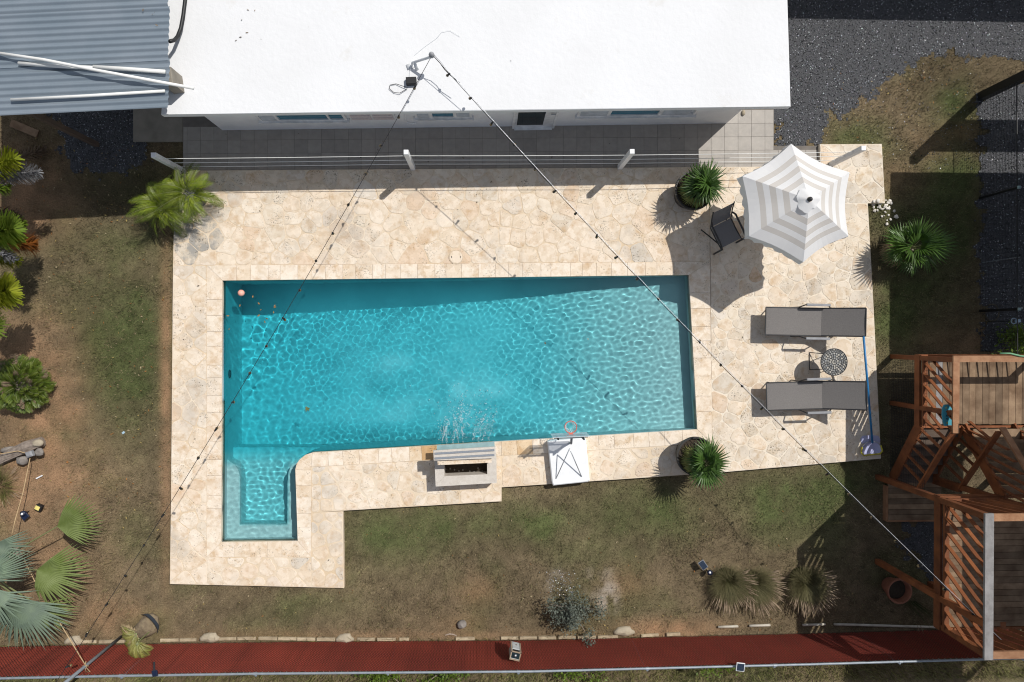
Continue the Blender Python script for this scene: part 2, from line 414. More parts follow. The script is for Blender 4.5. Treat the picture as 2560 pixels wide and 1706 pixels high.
# ------------------------------------------------------------------ layout in photo pixels
ZD = .12                                         # deck top
ZT = .03                                         # patio tile top
ZW = .03                                         # pool water level
DECK = [(437, 427), (2045, 416), (2050, 361), (2205, 360), (2213, 508), (2170, 508), (2184, 760), (2203, 1147), (1783, 1183), (1254, 1219), (1254, 1254), (857, 1279), (860, 1471), (424, 1461), (427, 1240), (430, 664)]
POOL = [(556, 702), (1722, 688), (1743, 1074), (1090, 1114), (781, 1132), (763, 1138), (748, 1150), (741, 1162), (738, 1174), (744, 1353), (553, 1356)]
TILEAREA = [(457, 240), (1935, 240), (1935, 365), (2047, 365), (2047, 418), (457, 427)]
SLAB = [(332, 240), (457, 240), (457, 355), (332, 355)]
GRAVEL_R = [(1935, -60), (2700, -60), (2700, 168), (2560, 165), (2500, 142), (2420, 132), (2370, 141), (2300, 152), (2250, 182), (2200, 208), (2180, 232), (2130, 290), (2100, 285), (2060, 262), (2050, 362), (1935, 366)]
GRAVEL_F = [(2452, 225), (2700, 190), (2700, 880), (2452, 880)]
GRAVEL_L = [(125, 240), (372, 240), (378, 395), (330, 430), (190, 430), (150, 360)]
GRAVEL_S = [(2262, 1305), (2390, 1300), (2390, 1440), (2330, 1440), (2250, 1370)]
def wp(poly, z=0.0): return [W(x, y, z).to_2d()[:] for x, y in poly]

# ------------------------------------------------------------------ ground
def ground_colors(PX, PY):
    n1 = fbm(PX / 120, PY / 120, 5, 3); n2 = fbm(PX / 34, PY / 34, 4, 9); n3 = fbm(PX / 300, PY / 300, 3, 21)
    n4 = fbm(PX / 13, PY / 13, 3, 71); brown = np.array([.146, .112, .068]); green = np.array([.084, .097, .038]); dirt = np.array([.285, .172, .098]); pale = np.array([.30, .255, .205]); dk = np.array([.052, .046, .033])
    g = np.clip((n1 - .48) * 4 + .1, 0, 1) * .5
    for cx, cy, rx, ry, a in [(330, 850, 130, 170, .8), (330, 1010, 80, 130, .5), (990, 1360, 130, 70, .6), (1180, 1310, 130, 50, .5), (1350, 1310, 120, 50, .7), (1600, 1260, 160, 70, .7), (1950, 1240, 130, 70, .9), (2090, 1220, 60, 60, .8),
                              (2240, 790, 50, 90, 1.2), (2300, 560, 120, 130, .8), (2380, 260, 60, 60, .7), (2390, 420, 60, 120, .7), (2130, 340, 70, 30, .5), (800, 1510, 120, 40, .45), (250, 600, 150, 60, .5), (2330, 720, 90, 140, .6)]:
        g = g + a * np.exp(-((PX - cx) / rx) ** 2 - ((PY - cy) / ry) ** 2) * (.45 + n2)
    g = np.clip(g * .97, 0, 1)
    d = np.zeros_like(g)
    for cx, cy, rx, ry, a in [(70, 960, 110, 150, 1.0), (160, 1030, 60, 70, .7), (90, 1200, 150, 130, .9), (120, 1420, 130, 110, .7), (250, 1540, 130, 60, .5), (60, 480, 130, 110, .8), (90, 560, 60, 50, .9), (415, 1000, 16, 420, .8), (1190, 1480, 50, 40, .5), (1680, 1575, 130, 26, .8), (1000, 1590, 600, 16, .45),
                              (1560, 1460, 60, 40, .4), (1140, 1560, 90, 40, .3), (2330, 360, 60, 40, .3), (2240, 450, 60, 50, .35), (2380, 860, 90, 40, .5), (2400, 330, 60, 30, .3)]:
        d = np.maximum(d, a * np.exp(-((PX - cx) / rx) ** 2 - ((PY - cy) / ry) ** 2) * np.clip(.5 + 1.1 * (n1 - .25) + (n2 - .5), 0, 1.4))
    d = np.clip(d * 1.25, 0, 1)
    p = np.zeros_like(g)
    for cx, cy, rx, ry, a in [(1520, 1495, 30, 45, 1.1), (1400, 1470, 30, 45, .8), (1470, 1490, 22, 22, .6), (1500, 1435, 40, 18, .5), (1530, 1550, 12, 8, .7), (2330, 905, 40, 20, .4)]:
        p = np.maximum(p, a * np.exp(-(((PX - cx) / rx) ** 2 + ((PY - cy) / ry) ** 2) ** 2) * np.clip((n2 - .38) * 5 + .35 * (fbm(PX / 9, PY / 9, 3, 63) - .5) * 4, 0, 1.0))
    p = np.clip(p, 0, 1)
    c = brown * (1 - g[..., None]) + green * g[..., None]
    c = c * (.72 + .56 * n3[..., None]) * (.66 + .68 * n4[..., None]) * (.75 + .5 * n2[..., None])
    c = c * (1 - d[..., None]) + dirt * (.8 + .4 * n2[..., None]) * d[..., None]
    c = c * (1 - p[..., None]) + pale * p[..., None]
    dark_blend = np.clip(np.exp(-((PX - 200) / 230) ** 2 - ((PY - 480) / 90) ** 2), 0, 1)[..., None] * .35  # darker tone blended in around the upper left ground
    return c * (1 - dark_blend) + dk * dark_blend, d, p, g
gx = np.concatenate([[-160, -60, -25], np.arange(-12.4, 13.6, .075), [25, 60, 160]])
gy = np.concatenate([[-160, -60, -20], np.arange(-8.2, 8.6, .075), [20, 60, 160]])
GX, GY = np.meshgrid(gx, gy)
PX, PY = px_arr(GX, GY, np.zeros_like(GX))
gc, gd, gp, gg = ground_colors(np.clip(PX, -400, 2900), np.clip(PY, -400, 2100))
GZ = (fbm(GX * 2.2, GY * 2.2, 4, 5) - .6) * .05
GZ = np.minimum(GZ, -.002)
# the pool is cut out of the lawn sheet
w_pool = [W(x, y, 0).to_2d() for x, y in [(480, 600), (1820, 600), (1820, 1430), (480, 1430)]]
nyy, nxx = GX.shape
idx = np.arange(nxx * nyy).reshape(nyy, nxx)
Q = np.stack([idx[:-1, :-1], idx[:-1, 1:], idx[1:, 1:], idx[1:, :-1]], -1).reshape(-1, 4)
mpx = (PX[:-1, :-1] + PX[1:, 1:]) / 2; mpy = (PY[:-1, :-1] + PY[1:, 1:]) / 2
keep = ~(inpoly(mpx, mpy, [(470, 500), (1850, 500), (1850, 1080), (1200, 1150), (800, 1200), (800, 1420), (470, 1420)])).reshape(-1)
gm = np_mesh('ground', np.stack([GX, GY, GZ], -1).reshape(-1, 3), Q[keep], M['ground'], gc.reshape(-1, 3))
gm.shade_smooth()
tag(obj('ground', gm), 'dry brown and green lawn with bare dirt patches', 'lawn', kind='structure')

def outside(PX, PY):
    m = np.ones(PX.shape, bool)
    for poly in (DECK, TILEAREA, SLAB): m &= ~inpoly(PX, PY, poly)
    return m
def jit(PX, PY, a=26): return PX + a * (fbm(PX / 22, PY / 22, 3, 41) - .5) * 2, PY + a * (fbm(PX / 22, PY / 22, 3, 57) - .5) * 2
def in_gravel(PX, PY):
    jx, jy = jit(PX, PY, 34); jx = jx + 16 * (fbm(PX / 6, PY / 6, 2, 91) - .5); jy = jy + 16 * (fbm(PX / 6, PY / 6, 2, 93) - .5)
    return inpoly(jx, jy, GRAVEL_R) | inpoly(jx, PY, GRAVEL_F) | inpoly(jx, jy, GRAVEL_L) | inpoly(jx, jy, GRAVEL_S)

# short lawn blades
def blades(n, lo, hi, lmin, lmax, wid, keepf, seed, lean=1.0, dark=1.0, z0=0.0):
    r = np.random.default_rng(seed)
    bx = r.uniform(lo[0], hi[0], n); by = r.uniform(lo[1], hi[1], n)
    ppx, ppy = px_arr(bx, by, np.zeros(n))
    c, d, p, g = ground_colors(ppx, ppy)
    k = keepf(ppx, ppy, d, p, g, r)
    bx, by, c, g = bx[k], by[k], c[k], g[k]; m = len(bx)
    a = r.uniform(0, 2 * np.pi, m); L = r.uniform(lmin, lmax, m); t = r.uniform(.35, 1.25, m) * lean
    dx, dy = np.cos(a), np.sin(a); zg = np.full(m, -.012 + z0)
    tip = np.stack([bx + dx * np.sin(t) * L, by + dy * np.sin(t) * L, zg + .008 + np.cos(np.minimum(t, 1.5)) * L], -1)
    b1 = np.stack([bx - dy * wid, by + dx * wid, zg], -1); b2 = np.stack([bx + dy * wid, by - dx * wid, zg], -1)
    V = np.stack([b1, b2, tip], 1).reshape(-1, 3); F = np.arange(3 * m).reshape(-1, 3)
    hue = r.uniform(0, 1, m)[:, None]
    cc = c * (.55 + 1.35 * r.uniform(0, 1, m)[:, None])
    cc = np.where(hue > .86, np.array([.27, .215, .125]) * (.7 + .5 * r.uniform(0, 1, m)[:, None]), cc)
    return V, F, np.repeat(cc * dark, 3, 0)
lo, hi = W(-40, 1740), W(2620, -40)
V, F, C = blades(330000, (lo.x, lo.y), (hi.x, hi.y), .03, .075, .0065,
                 lambda X, Y, d, p, g, r: outside(X, Y) & ~in_gravel(X, Y) & (r.uniform(0, 1, len(X)) > d * .93) & (r.uniform(0, 1, len(X)) > p * .9) & (Y < 1612), 5)
tag(obj('grass', np_mesh('grass', V, F, M['attrleaf'], C)), 'short dry grass blades covering the yard', 'grass', kind='stuff')
V, F, C = blades(150000, (lo.x, lo.y), (hi.x, hi.y), .06, .12, .0065,
                 lambda X, Y, d, p, g, r: outside(X, Y) & ~in_gravel(X, Y) & (fbm(X / 11, Y / 11, 3, 131) + .25 * fbm(X / 60, Y / 60, 2, 133) > .70) & (r.uniform(0, 1, len(X)) > d * .97) & (r.uniform(0, 1, len(X)) > p) & (Y < 1600), 8, .9)
tag(obj('grass_tufts', np_mesh('grass_tufts', V, F, M['attrleaf'], C * np.array([.92, 1.02, .85]))), 'ragged longer tufts standing out of the dry lawn', 'grass', kind='stuff')
V, F, C = blades(26000, (lo.x, W(0, 1740).y), (hi.x, W(0, 1570).y), .10, .30, .007,
                 lambda X, Y, d, p, g, r: (Y > 1612 - X * .012), 6, .8, 1.0)
C = C * np.array([.95, 1.15, .75])
tag(obj('verge_grass', np_mesh('verge_grass', V, F, M['attrleaf'], C)), 'long unmown grass beyond the red fence', 'grass', kind='stuff')

# gravel sheets and stones
for nm, poly in (('gravel_bed', GRAVEL_L),):
    pass
def scatter_stones(name, n, x0, y0, x1, y1, test, smin, smax, seed, label, shade=1.0):
    r = np.random.default_rng(seed)
    a, b = W(x0, y1), W(x1, y0)
    bx = r.uniform(a.x, b.x, n); by = r.uniform(a.y, b.y, n)
    X, Y = px_arr(bx, by, np.zeros(n)); k = test(X, Y); bx, by = bx[k], by[k]; m = len(bx)
    s = r.uniform(smin, smax, m)
    O = np.array([(1, 0, 0), (-1, 0, 0), (0, 1, 0), (0, -1, 0), (0, 0, 1), (0, 0, -1)], float)
    T = np.array([(0, 2, 4), (2, 1, 4), (1, 3, 4), (3, 0, 4), (2, 0, 5), (1, 2, 5), (3, 1, 5), (0, 3, 5)])
    A = r.normal(size=(m, 3, 3)); Qm, _ = np.linalg.qr(A)
    sc3 = s[:, None, None] * (np.array([1.1, .8, .6]) * r.uniform(.7, 1.3, (m, 3)))[:, None, :]
    V = np.einsum('mij,mkj->mki', Qm, O[None] * sc3)
    V += np.stack([bx, by, r.uniform(-.004, .010, m)], -1)[:, None, :]
    F = (T[None] + (np.arange(m) * 6)[:, None, None]).reshape(-1, 3)
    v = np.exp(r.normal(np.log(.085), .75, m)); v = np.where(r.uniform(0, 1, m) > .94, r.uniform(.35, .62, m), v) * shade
    C = np.repeat(v[:, None] * np.array([.97, 1.0, 1.06]) * r.uniform(.92, 1.08, (m, 3)), 6, 0)
    return tag(obj(name, np_mesh(name, V.reshape(-1, 3), F, M['gravelstone'], C)), label, 'gravel', kind='stuff')
def sheet(name, poly, z, m, label, cat):
    return tag(MB().add([W(x, y, z) for x, y in poly], [tuple(range(len(poly)))[::-1]]).build(name, m), label, cat, kind='structure')
# irregular beds: fine grid faces kept where the noisy outline says gravel
def bed(name, x0, y0, x1, y1, label):
    xs = np.arange(x0, x1 + 1, 4.0); ys = np.arange(y0, y1 + 1, 4.0)
    A, B = np.meshgrid(xs, ys)
    V = np.array([W(a, b, .003)[:] for a, b in zip(A.ravel(), B.ravel())])
    i = np.arange(A.size).reshape(A.shape)
    Qd = np.stack([i[1:, :-1], i[1:, 1:], i[:-1, 1:], i[:-1, :-1]], -1).reshape(-1, 4)
    cx, cy = (A[1:, 1:] + A[:-1, :-1]).ravel() / 2, (B[1:, 1:] + B[:-1, :-1]).ravel() / 2
    k = in_gravel(cx, cy) & ~inpoly(cx, cy, DECK)
    return tag(obj(name, np_mesh(name, V, Qd[k], M['gravelbed'])), label, 'gravel', kind='structure')
bed('gravel_bed', 1900, -70, 2720, 900, 'dark grey gravel yard beside the white house')
bed('gravel_bed', 100, 230, 420, 470, 'dark gravel strip under the corrugated canopy')
bed('gravel_bed', 2230, 1270, 2420, 1460, 'black gravel at the foot of the timber tower')
tst = lambda X, Y: in_gravel(X, Y) & ~inpoly(X, Y, DECK) & ~inpoly(X, Y, TILEAREA)
scatter_stones('gravel', 62000, 1900, -60, 2700, 900, tst, .009, .022, 1, 'loose grey gravel stones right of the house')
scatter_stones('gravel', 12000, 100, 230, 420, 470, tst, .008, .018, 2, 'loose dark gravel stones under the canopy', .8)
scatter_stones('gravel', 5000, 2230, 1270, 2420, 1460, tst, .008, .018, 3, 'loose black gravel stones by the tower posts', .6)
# thin scatter of gravel in the grass edge
scatter_stones('gravel_scatter', 700, 2040, 130, 2460, 420, lambda X, Y: outside(X, Y) & ~in_gravel(X, Y), .008, .018, 4, 'stray gravel stones lying in the grass', 1.6)

# ------------------------------------------------------------------ pool deck: bed, flagstones, coping
REG = {'A': [(437, 427), (1775, 418), (1775, 655), (517, 664), (432, 664)],
       'B0': [(2050, 361), (2205, 360), (2213, 508), (2055, 508)],
       'B1': [(1775, 418), (2046, 416), (2055, 508), (1775, 508)],
       'B2': [(1775, 508), (2170, 508), (2184, 760), (2203, 1147), (1785, 1183), (1780, 1108)],
       'C': [(1254, 1140), (1780, 1108), (1785, 1183), (1254, 1219)],
       'D': [(778, 1168), (1254, 1140), (1254, 1254), (778, 1282)],
       'E': [(778, 1282), (857, 1279), (860, 1471), (778, 1469)],
       'F': [(517, 1393), (778, 1393), (778, 1469), (517, 1463)],
       'G': [(432, 664), (517, 664), (517, 1463), (424, 1461), (427, 1240)]}
COPE = []      # quads (inner a, inner b, outer b, outer a)
def cope_run(i0, i1, o0, o1, n):
    ts = [0] + sorted([(k + random.uniform(-.18, .18)) / n for k in range(1, n)]) + [1]
    for a, b in zip(ts[:-1], ts[1:]):
        L = lambda p, q, t: (p[0] + (q[0] - p[0]) * t, p[1] + (q[1] - p[1]) * t)
        def O(t):                                # joints run square across the coping; mitred at the ends
            if t in (0, 1): return L(o0, o1, t)
            p = L(i0, i1, t); dx, dy = o1[0] - o0[0], o1[1] - o0[1]
            return L(o0, o1, ((p[0] - o0[0]) * dx + (p[1] - o0[1]) * dy) / (dx * dx + dy * dy))
        COPE.append([L(i0, i1, a), L(i0, i1, b), O(b), O(a)])
cope_run((556, 702), (1722, 688), (517, 664), (1775, 655), 31)
cope_run((1722, 688), (1743, 1074), (1775, 655), (1780, 1108), 9)
cope_run((1743, 1074), (1254, 1104), (1780, 1108), (1254, 1140), 12)
cope_run((1254, 1104), (781, 1132), (1254, 1140), (778, 1168), 12)
cv = [(781, 1132), (763, 1138), (748, 1150), (741, 1162), (738, 1174)]
COPE.append([cv[0], cv[1], cv[2], (778, 1168)]); COPE.append([cv[2], cv[3], cv[4], (778, 1176), (778, 1168)])
cope_run((738, 1174), (744, 1353), (778, 1176), (778, 1393), 5)
cope_run((744, 1353), (553, 1356), (778, 1393), (517, 1393), 5)
cope_run((553, 1356), (556, 702), (517, 1393), (517, 664), 16)
b = MB()
for rk, r_ in REG.items(): b.prism(wp(r_, ZD), -.1, ZD - .009, mi=1 if rk[0] == 'B' else 0)
for c in COPE: b.prism(wp(c, ZD), -.1, ZD - .012)
deck = tag(b.build('pool_deck', [M['mortar'], M['mortarpale']]), 'cream flagstone terrace around the swimming pool', 'terrace', kind='structure')

def clip(poly, a, bb, c):      # keep a*x+b*y<=c
    out = []
    for i in range(len(poly)):
        p, q = poly[i], poly[(i + 1) % len(poly)]
        dp, dq = a * p[0] + bb * p[1] - c, a * q[0] + bb * q[1] - c
        if dp <= 0: out.append(p)
        if dp * dq < 0:
            t = dp / (dp - dq); out.append((p[0] + (q[0] - p[0]) * t, p[1] + (q[1] - p[1]) * t))
    return out
def parea(p): return abs(sum(p[i][0] * p[(i + 1) % len(p)][1] - p[(i + 1) % len(p)][0] * p[i][1] for i in range(len(p)))) / 2
stones = []
for key, poly in REG.items():
    P = np.array(poly); (x0, y0), (x1, y1) = P.min(0), P.max(0)
    dmin = {'A': 41, 'B2': 34, 'B0': 40, 'B1': 38}.get(key, 38)
    pts = []
    for _ in range(9000):
        q = (random.uniform(x0, x1), random.uniform(y0, y1)); dd = dmin * random.uniform(.62, 1.35)
        if inpoly(np.array([q[0]]), np.array([q[1]]), poly)[0] and all((q[0] - s[0]) ** 2 + (q[1] - s[1]) ** 2 > max(dd, s[2]) ** 2 * .8 for s in pts): pts.append((q[0], q[1], dd))
    for i, s in enumerate(pts):
        c = list(poly)
        for j, o in enumerate(pts):
            if i == j or (o[0] - s[0]) ** 2 + (o[1] - s[1]) ** 2 > 200 ** 2: continue
            a_, b_ = o[0] - s[0], o[1] - s[1]
            c = clip(c, a_, b_, a_ * (o[0] + s[0]) / 2 + b_ * (o[1] + s[1]) / 2)
            if len(c) < 3: break
        if len(c) < 3 or parea(c) < 120: continue
        gap = random.choice([.4, .6, .9, 1.5]) if key in 'AG' else random.choice([.4, .8, 1.3, 2.0]) if key in 'BB0B1B2' else random.choice([.8, 1.3, 2.0, 3.0])
        mx = sum(p[0] for p in c) / len(c); my = sum(p[1] for p in c) / len(c)
        if key == 'C': gap *= 1.5
        q = []
        for p in c:
            l = math.hypot(p[0] - mx, p[1] - my); k = max(.3, 1 - gap * 1.25 / max(l, 1)); q.append((mx + (p[0] - mx) * k, my + (p[1] - my) * k))
        ch = []                                     # cut corners, slightly wandering edges
        for u in range(len(q)):
            p0, p1 = q[u], q[(u + 1) % len(q)]
            el = math.hypot(p1[0] - p0[0], p1[1] - p0[1])
            if el < 5: ch.append(((p0[0] + p1[0]) / 2, (p0[1] + p1[1]) / 2)); continue
            f = min(.28, 5.5 / el)
            ch.append((p0[0] + (p1[0] - p0[0]) * f, p0[1] + (p1[1] - p0[1]) * f))
            if el > 26:
                w_ = random.uniform(-1.3, .2); nx, ny = -(p1[1] - p0[1]) / el, (p1[0] - p0[0]) / el
                md = ((p0[0] + p1[0]) / 2, (p0[1] + p1[1]) / 2); sg = 1 if (md[0] - mx) * nx + (md[1] - my) * ny > 0 else -1
                ch.append((md[0] + nx * w_ * sg, md[1] + ny * w_ * sg))
            ch.append((p1[0] - (p1[0] - p0[0]) * f, p1[1] - (p1[1] - p0[1]) * f))
        stones.append((parea(c), ch, key, mx, my))
stones.sort(key=lambda s: -s[0])
rest = {0: MB(), 1: MB()}
def greyish(key, mx, my):
    if key in ('B2', 'B0'): return random.random() < .62
    if my < 455: return random.random() < .5
    return random.random() < .10 + (.35 if (mx < 560 and my < 640) else 0)
for i, (ar, poly, key, mx, my) in enumerate(stones):
    zt = ZD + random.uniform(-.0015, .0015) - .003; gsel = greyish(key, mx, my)
    mt = 'stone_grey' if gsel else 'stone'
    if math.hypot((mx - 475) / 75, (my - 595) / 60) < 1: mt = 'stone_mould'
    if i < 300 or mt in ('stone_mould', 'coping_stained'): MB().prism(wp(poly, ZD), ZD - .03, zt, chamfer=.0022, bottom=False).build('flagstone', M[mt], deck)
    else: rest[int(gsel)].prism(wp(poly, ZD), ZD - .03, zt, chamfer=.0022, bottom=False)
for k, nm in ((0, 'stone'), (1, 'stone_grey')):
    if rest[k].v: tag(rest[k].build('small_flagstones', M[nm], deck), kind='stuff')
for c in COPE:
    mx = sum(p[0] for p in c) / len(c); my = sum(p[1] for p in c) / len(c)
    q = [(p[0] + (mx - p[0]) * .012, p[1] + (my - p[1]) * .012) for p in c]
    MB().prism(wp(q, ZD), ZD - .045, ZD + .003 + random.uniform(-.001, .001), chamfer=.002).build('coping_stone', M['coping_stained' if (1012 < mx < 1092 or 1240 < mx < 1335) and my > 1080 else 'coping'], deck)
print('stones', len(stones), 'coping', len(COPE))

# skimmer lid set in the terrace
c = W(1140, 643, ZD + .004)
t = thing('skimmer_lid', 'round cream skimmer lid with two finger slots beside the coping', 'lid', c)
MB().lathe([(.0, .0), (.0, .008), (.135, .008), (.142, .004), (.142, -.004)], n=28).build('cover', M['coping'], t)
MB().lathe([(.142, -.004), (.148, .0045), (.156, .0045), (.158, -.004)], n=28).build('rim_ring', M['mortar'], t)
for s in (-1, 1): MB().box((s * .095, 0, .0085), (.016, .034, .004)).build('finger_slot', M['dark'], t)

# ------------------------------------------------------------------ patio tiles, slab
patio = MB().prism(wp([(457, 240), (1935, 240), (1935, 365), (2047, 365), (2049, 417), (457, 428)], ZT), -.1, ZT - .006).build('patio', M['grout'])
tag(patio, 'grey tiled patio strip along the white house', 'patio', kind='structure')
S = 33.6; sl_ = .0064; tm = None
rows = [275 + S * k for k in range(5)]
for r0 in rows:
    k = 0
    for ci in range(-5, 45):
        x1 = 1912.4 - ci * S; x0 = x1 - S
        x0, x1 = max(x0, 458), min(x1, 2046)
        y0, y1 = r0, r0 + S
        dy = (1900 - (x0 + x1) / 2) * sl_
        if (x0 + x1) / 2 < 1816 and r0 < 300: continue
        if x0 > 1925 and r0 < 360: continue
        if x0 < 1935 < x1 and r0 < 360: x1 = 1934
        ymax = 419 - dy * 0 - .2
        if y0 > 405: y1 = 418.5
        if x1 - x0 < 4: continue
        if r0 < 360 and x1 <= 1935 or r0 >= 360:
            if x0 >= 1935 and r0 < 370: y0 = 376
            if y1 - y0 < 3: continue
            q = [(x0 + .25, y0 + dy + .25), (x1 - .25, y0 + dy + .25), (x1 - .25, y1 + dy - .25), (x0 + .25, y1 + dy - .25)]
            MB().prism(wp(q, ZT), ZT - .02, ZT + random.uniform(-.0006, .0006), chamfer=.0015, bottom=False).build('tile', M['tile'], patio)
tag(MB().prism(wp(SLAB, .03), -.1, .03, chamfer=.01).build('concrete_slab', M['concrete']), 'rough concrete slab beside the tiled patio', 'slab', kind='structure')

# ------------------------------------------------------------------ pool basin
mP, tP, bP = nodes('pool_plaster')
cP = mixc(tP, (.66, .72, .73), (.60, .68, .69), ramp(tP, noise(tP, 3, 6, pos(tP)), [(.35, 0.), (.7, 1.)]))
tP.links.new(cP, bP.inputs['Base Color']); bP.inputs['Roughness'].default_value = .7
bump(tP, bP, noise(tP, 120, 3, pos(tP)), .15, .004)
def depth_at(px):
    return float(np.interp(px, [556, 640, 1000, 1320, 1500, 1690, 1745], [1.62, 1.58, 1.34, .98, .68, .46, .42]))
xs = np.linspace(0, 1, 26)
b = MB()
top = [(556 + 1166 * t, 702 - 14 * t) for t in xs]
bot = [(553 + (781 - 553) * t / .19, 1132.) if t <= .19 else (781 + (1743 - 781) * (t - .19) / .81, 1132 - 58 * (t - .19) / .81) for t in xs]
for (a, bb, c, d) in zip(top[:-1], top[1:], bot[1:], bot[:-1]):
    q = [W(p[0], p[1], ZD).to_2d() for p in (d, c, bb, a)]; z = [ZD - depth_at((p[0])) for p in (d, c, bb, a)]
    b.add([(v.x, v.y, zz) for v, zz in zip(q, z)], [(0, 1, 2, 3)])
NF = ZD - .90                                    # nook floor
ol = POOL[:]; n = len(ol)
fl = lambda p: (ZD - depth_at(p[0])) if p[1] < 1131.5 else (NF if p[1] > 1133 else ZD - depth_at(p[0]))
for i in range(n):
    p, q = ol[i], ol[(i + 1) % n]
    steps = 24 if abs(p[0] - q[0]) > 300 else 1
    for s in range(steps):
        A_ = (p[0] + (q[0] - p[0]) * s / steps, p[1] + (q[1] - p[1]) * s / steps); B_ = (p[0] + (q[0] - p[0]) * (s + 1) / steps, p[1] + (q[1] - p[1]) * (s + 1) / steps)
        a_, b_ = W(*A_, ZD), W(*B_, ZD)
        za, zb = -1.75, -1.75
        b.add([(a_.x, a_.y, ZD - .03), (b_.x, b_.y, ZD - .03), (b_.x, b_.y, zb), (a_.x, a_.y, za)], [(0, 1, 2, 3)])
# nook floor and its riser, joined to the main floor
nk = [W(*p, ZD) for p in [(553, 1132), (781, 1132), (763, 1138), (748, 1150), (741, 1162), (738, 1174), (744, 1353), (553, 1356)]]
b.add([(v.x, v.y, NF) for v in nk], [tuple(range(len(nk)))[::-1]])
b.add([(nk[0].x, nk[0].y, NF), (nk[1].x, nk[1].y, NF), (nk[1].x, nk[1].y, -1.7), (nk[0].x, nk[0].y, -1.7)], [(0, 1, 2, 3)])
basin = b.build('pool_basin', mP); tag(basin, 'pale blue plastered pool basin with sloping floor', 'pool', kind='structure')
# U-shaped bench in the nook
ZB = ZD - .40
arc = [(553, 1146), (572, 1148), (590, 1160), (600, 1176), (604, 1195), (603, 1309), (721, 1309), (722, 1200), (724, 1180), (731, 1160), (744, 1146), (752, 1140)]
arc_w = [W(*p, ZB).to_2d()[:] for p in arc[:7]]
bench = MB()
bench.prism([W(553, 1146, ZB).to_2d()[:]] + [W(*p, ZB).to_2d()[:] for p in arc[1:6]] + [W(553, 1309, ZB).to_2d()[:]], -1.0, ZB)
bench.prism([W(*p, ZB).to_2d()[:] for p in [(545, 1309), (752, 1309), (752, 1362), (545, 1362)]], -1.0, ZB)
bench.prism([W(*p, ZB).to_2d()[:] for p in [(721, 1309), (722, 1200), (724, 1180), (731, 1162), (744, 1148), (768, 1134), (776, 1160), (752, 1309)]], -1.0, ZB)
bo = bench.build('bench_step', mP, basin)
for o in (basin, bo): o.cycles.is_caustics_receiver = True
wf_ = W(554.6, 938, ZD); fit = MB()
fit.tube([(wf_.x + .012, wf_.y + .085 * math.cos(a), -.42 + .085 * math.sin(a)) for a in np.linspace(0, 2 * math.pi, 19)], .014, 6)
fit.ball((wf_.x + .004, wf_.y, -.42), .06, 10, 6, (.12, 1, 1))
fit.build('wall_light', M['armgrey'], basin, True)

# ------------------------------------------------------------------ pool water: real ripples, refracting
st = .0185
wl = [W(x, y, ZW).to_2d() for x, y in POOL]
X0, X1 = min(p.x for p in wl) - .03, max(p.x for p in wl) + .03; Y0, Y1 = min(p.y for p in wl) - .03, max(p.y for p in wl) + .03
wx, wy = np.arange(X0, X1, st), np.arange(Y0, Y1, st)
X, Y = np.meshgrid(wx, wy); Z = np.zeros_like(X)
sp = W(1165, 1035, ZW); dx, dy = X - sp.x, Y - sp.y; rr = np.hypot(dx, dy)
calm = np.clip((rr - 1.2) / 3.0, 0, 1); rough_ = np.exp(-(rr / 2.3) ** 2)
r_ = np.random.default_rng(4)
wpx00, wpy00 = px_arr(X, Y, np.full_like(X, ZW))
swell = .38 + .95 * np.clip((fbm(X * .75, Y * .75, 3, 8) - .25) * 1.7, 0, 1)
midz = np.exp(-((wpx00 - 1080) / 330) ** 4)
wpx0 = wpx00
shal = np.maximum(np.clip((wpx0 - 1150) / 450, 0, 1), .65 * np.clip((wpy00 - 1110) / 50, 0, 1) * (wpx0 < 800))
swell = np.maximum(swell, .9 * np.clip((wpy00 - 1090) / 50, 0, 1) * (wpx0 < 800))         # shorter, sharper ripples over the shallow end
for i in range(80):
    L = math.exp(r_.uniform(math.log(.075), math.log(.32))); a = r_.uniform(0, 2 * math.pi); k = 2 * math.pi / L
    amp = .0021 * L ** 1.5 * r_.uniform(.5, 1.3)
    env = swell * ((1.0 - .45 * shal) * (1 - .6 * midz) if L > .17 else (.6 + 1.0 * shal + 1.0 * midz))
    Z += amp * np.sin(k * (math.cos(a) * X + math.sin(a) * Y) + r_.uniform(0, 6.3) + .6 * np.sin(X * r_.uniform(.5, 1.6) + Y * r_.uniform(-1.2, 1.2))) * env
for i in range(26):                              # long-crested ripples over the shallow end
    L = math.exp(r_.uniform(math.log(.085), math.log(.22))); a = math.pi / 2 + r_.normal(0, .38); k = 2 * math.pi / L
    Z += .0042 * L ** 1.5 * r_.uniform(.5, 1.3) * np.sin(k * (math.cos(a) * X + math.sin(a) * Y) + r_.uniform(0, 6.3) + 1.1 * np.sin(X * r_.uniform(.8, 2.4) + r_.uniform(0, 6))) * shal ** 1.3
for i in range(10):                              # rings spreading from the spouts
    L = r_.uniform(.10, .30); k = 2 * math.pi / L; ox, oy = r_.normal(0, .45, 2)
    Z += .0022 * L ** 1.3 * np.sin(k * np.hypot(dx - ox, dy - oy) + r_.uniform(0, 6.3)) * np.exp(-rr / 2.6)
Z += (fbm(X * 9, Y * 9, 2, 33) - .5) * .005 * np.exp(-(rr / 2.4) ** 2)
wpx, wpy = px_arr(X, Y, np.full_like(X, ZW))
basin_px = [(x + (x - 1150) * .004, y + (y - 900) * .004) for x, y in POOL]
nyw, nxw = X.shape; idx = np.arange(X.size).reshape(X.shape)
Qw = np.stack([idx[:-1, :-1], idx[:-1, 1:], idx[1:, 1:], idx[1:, :-1]], -1).reshape(-1, 4)
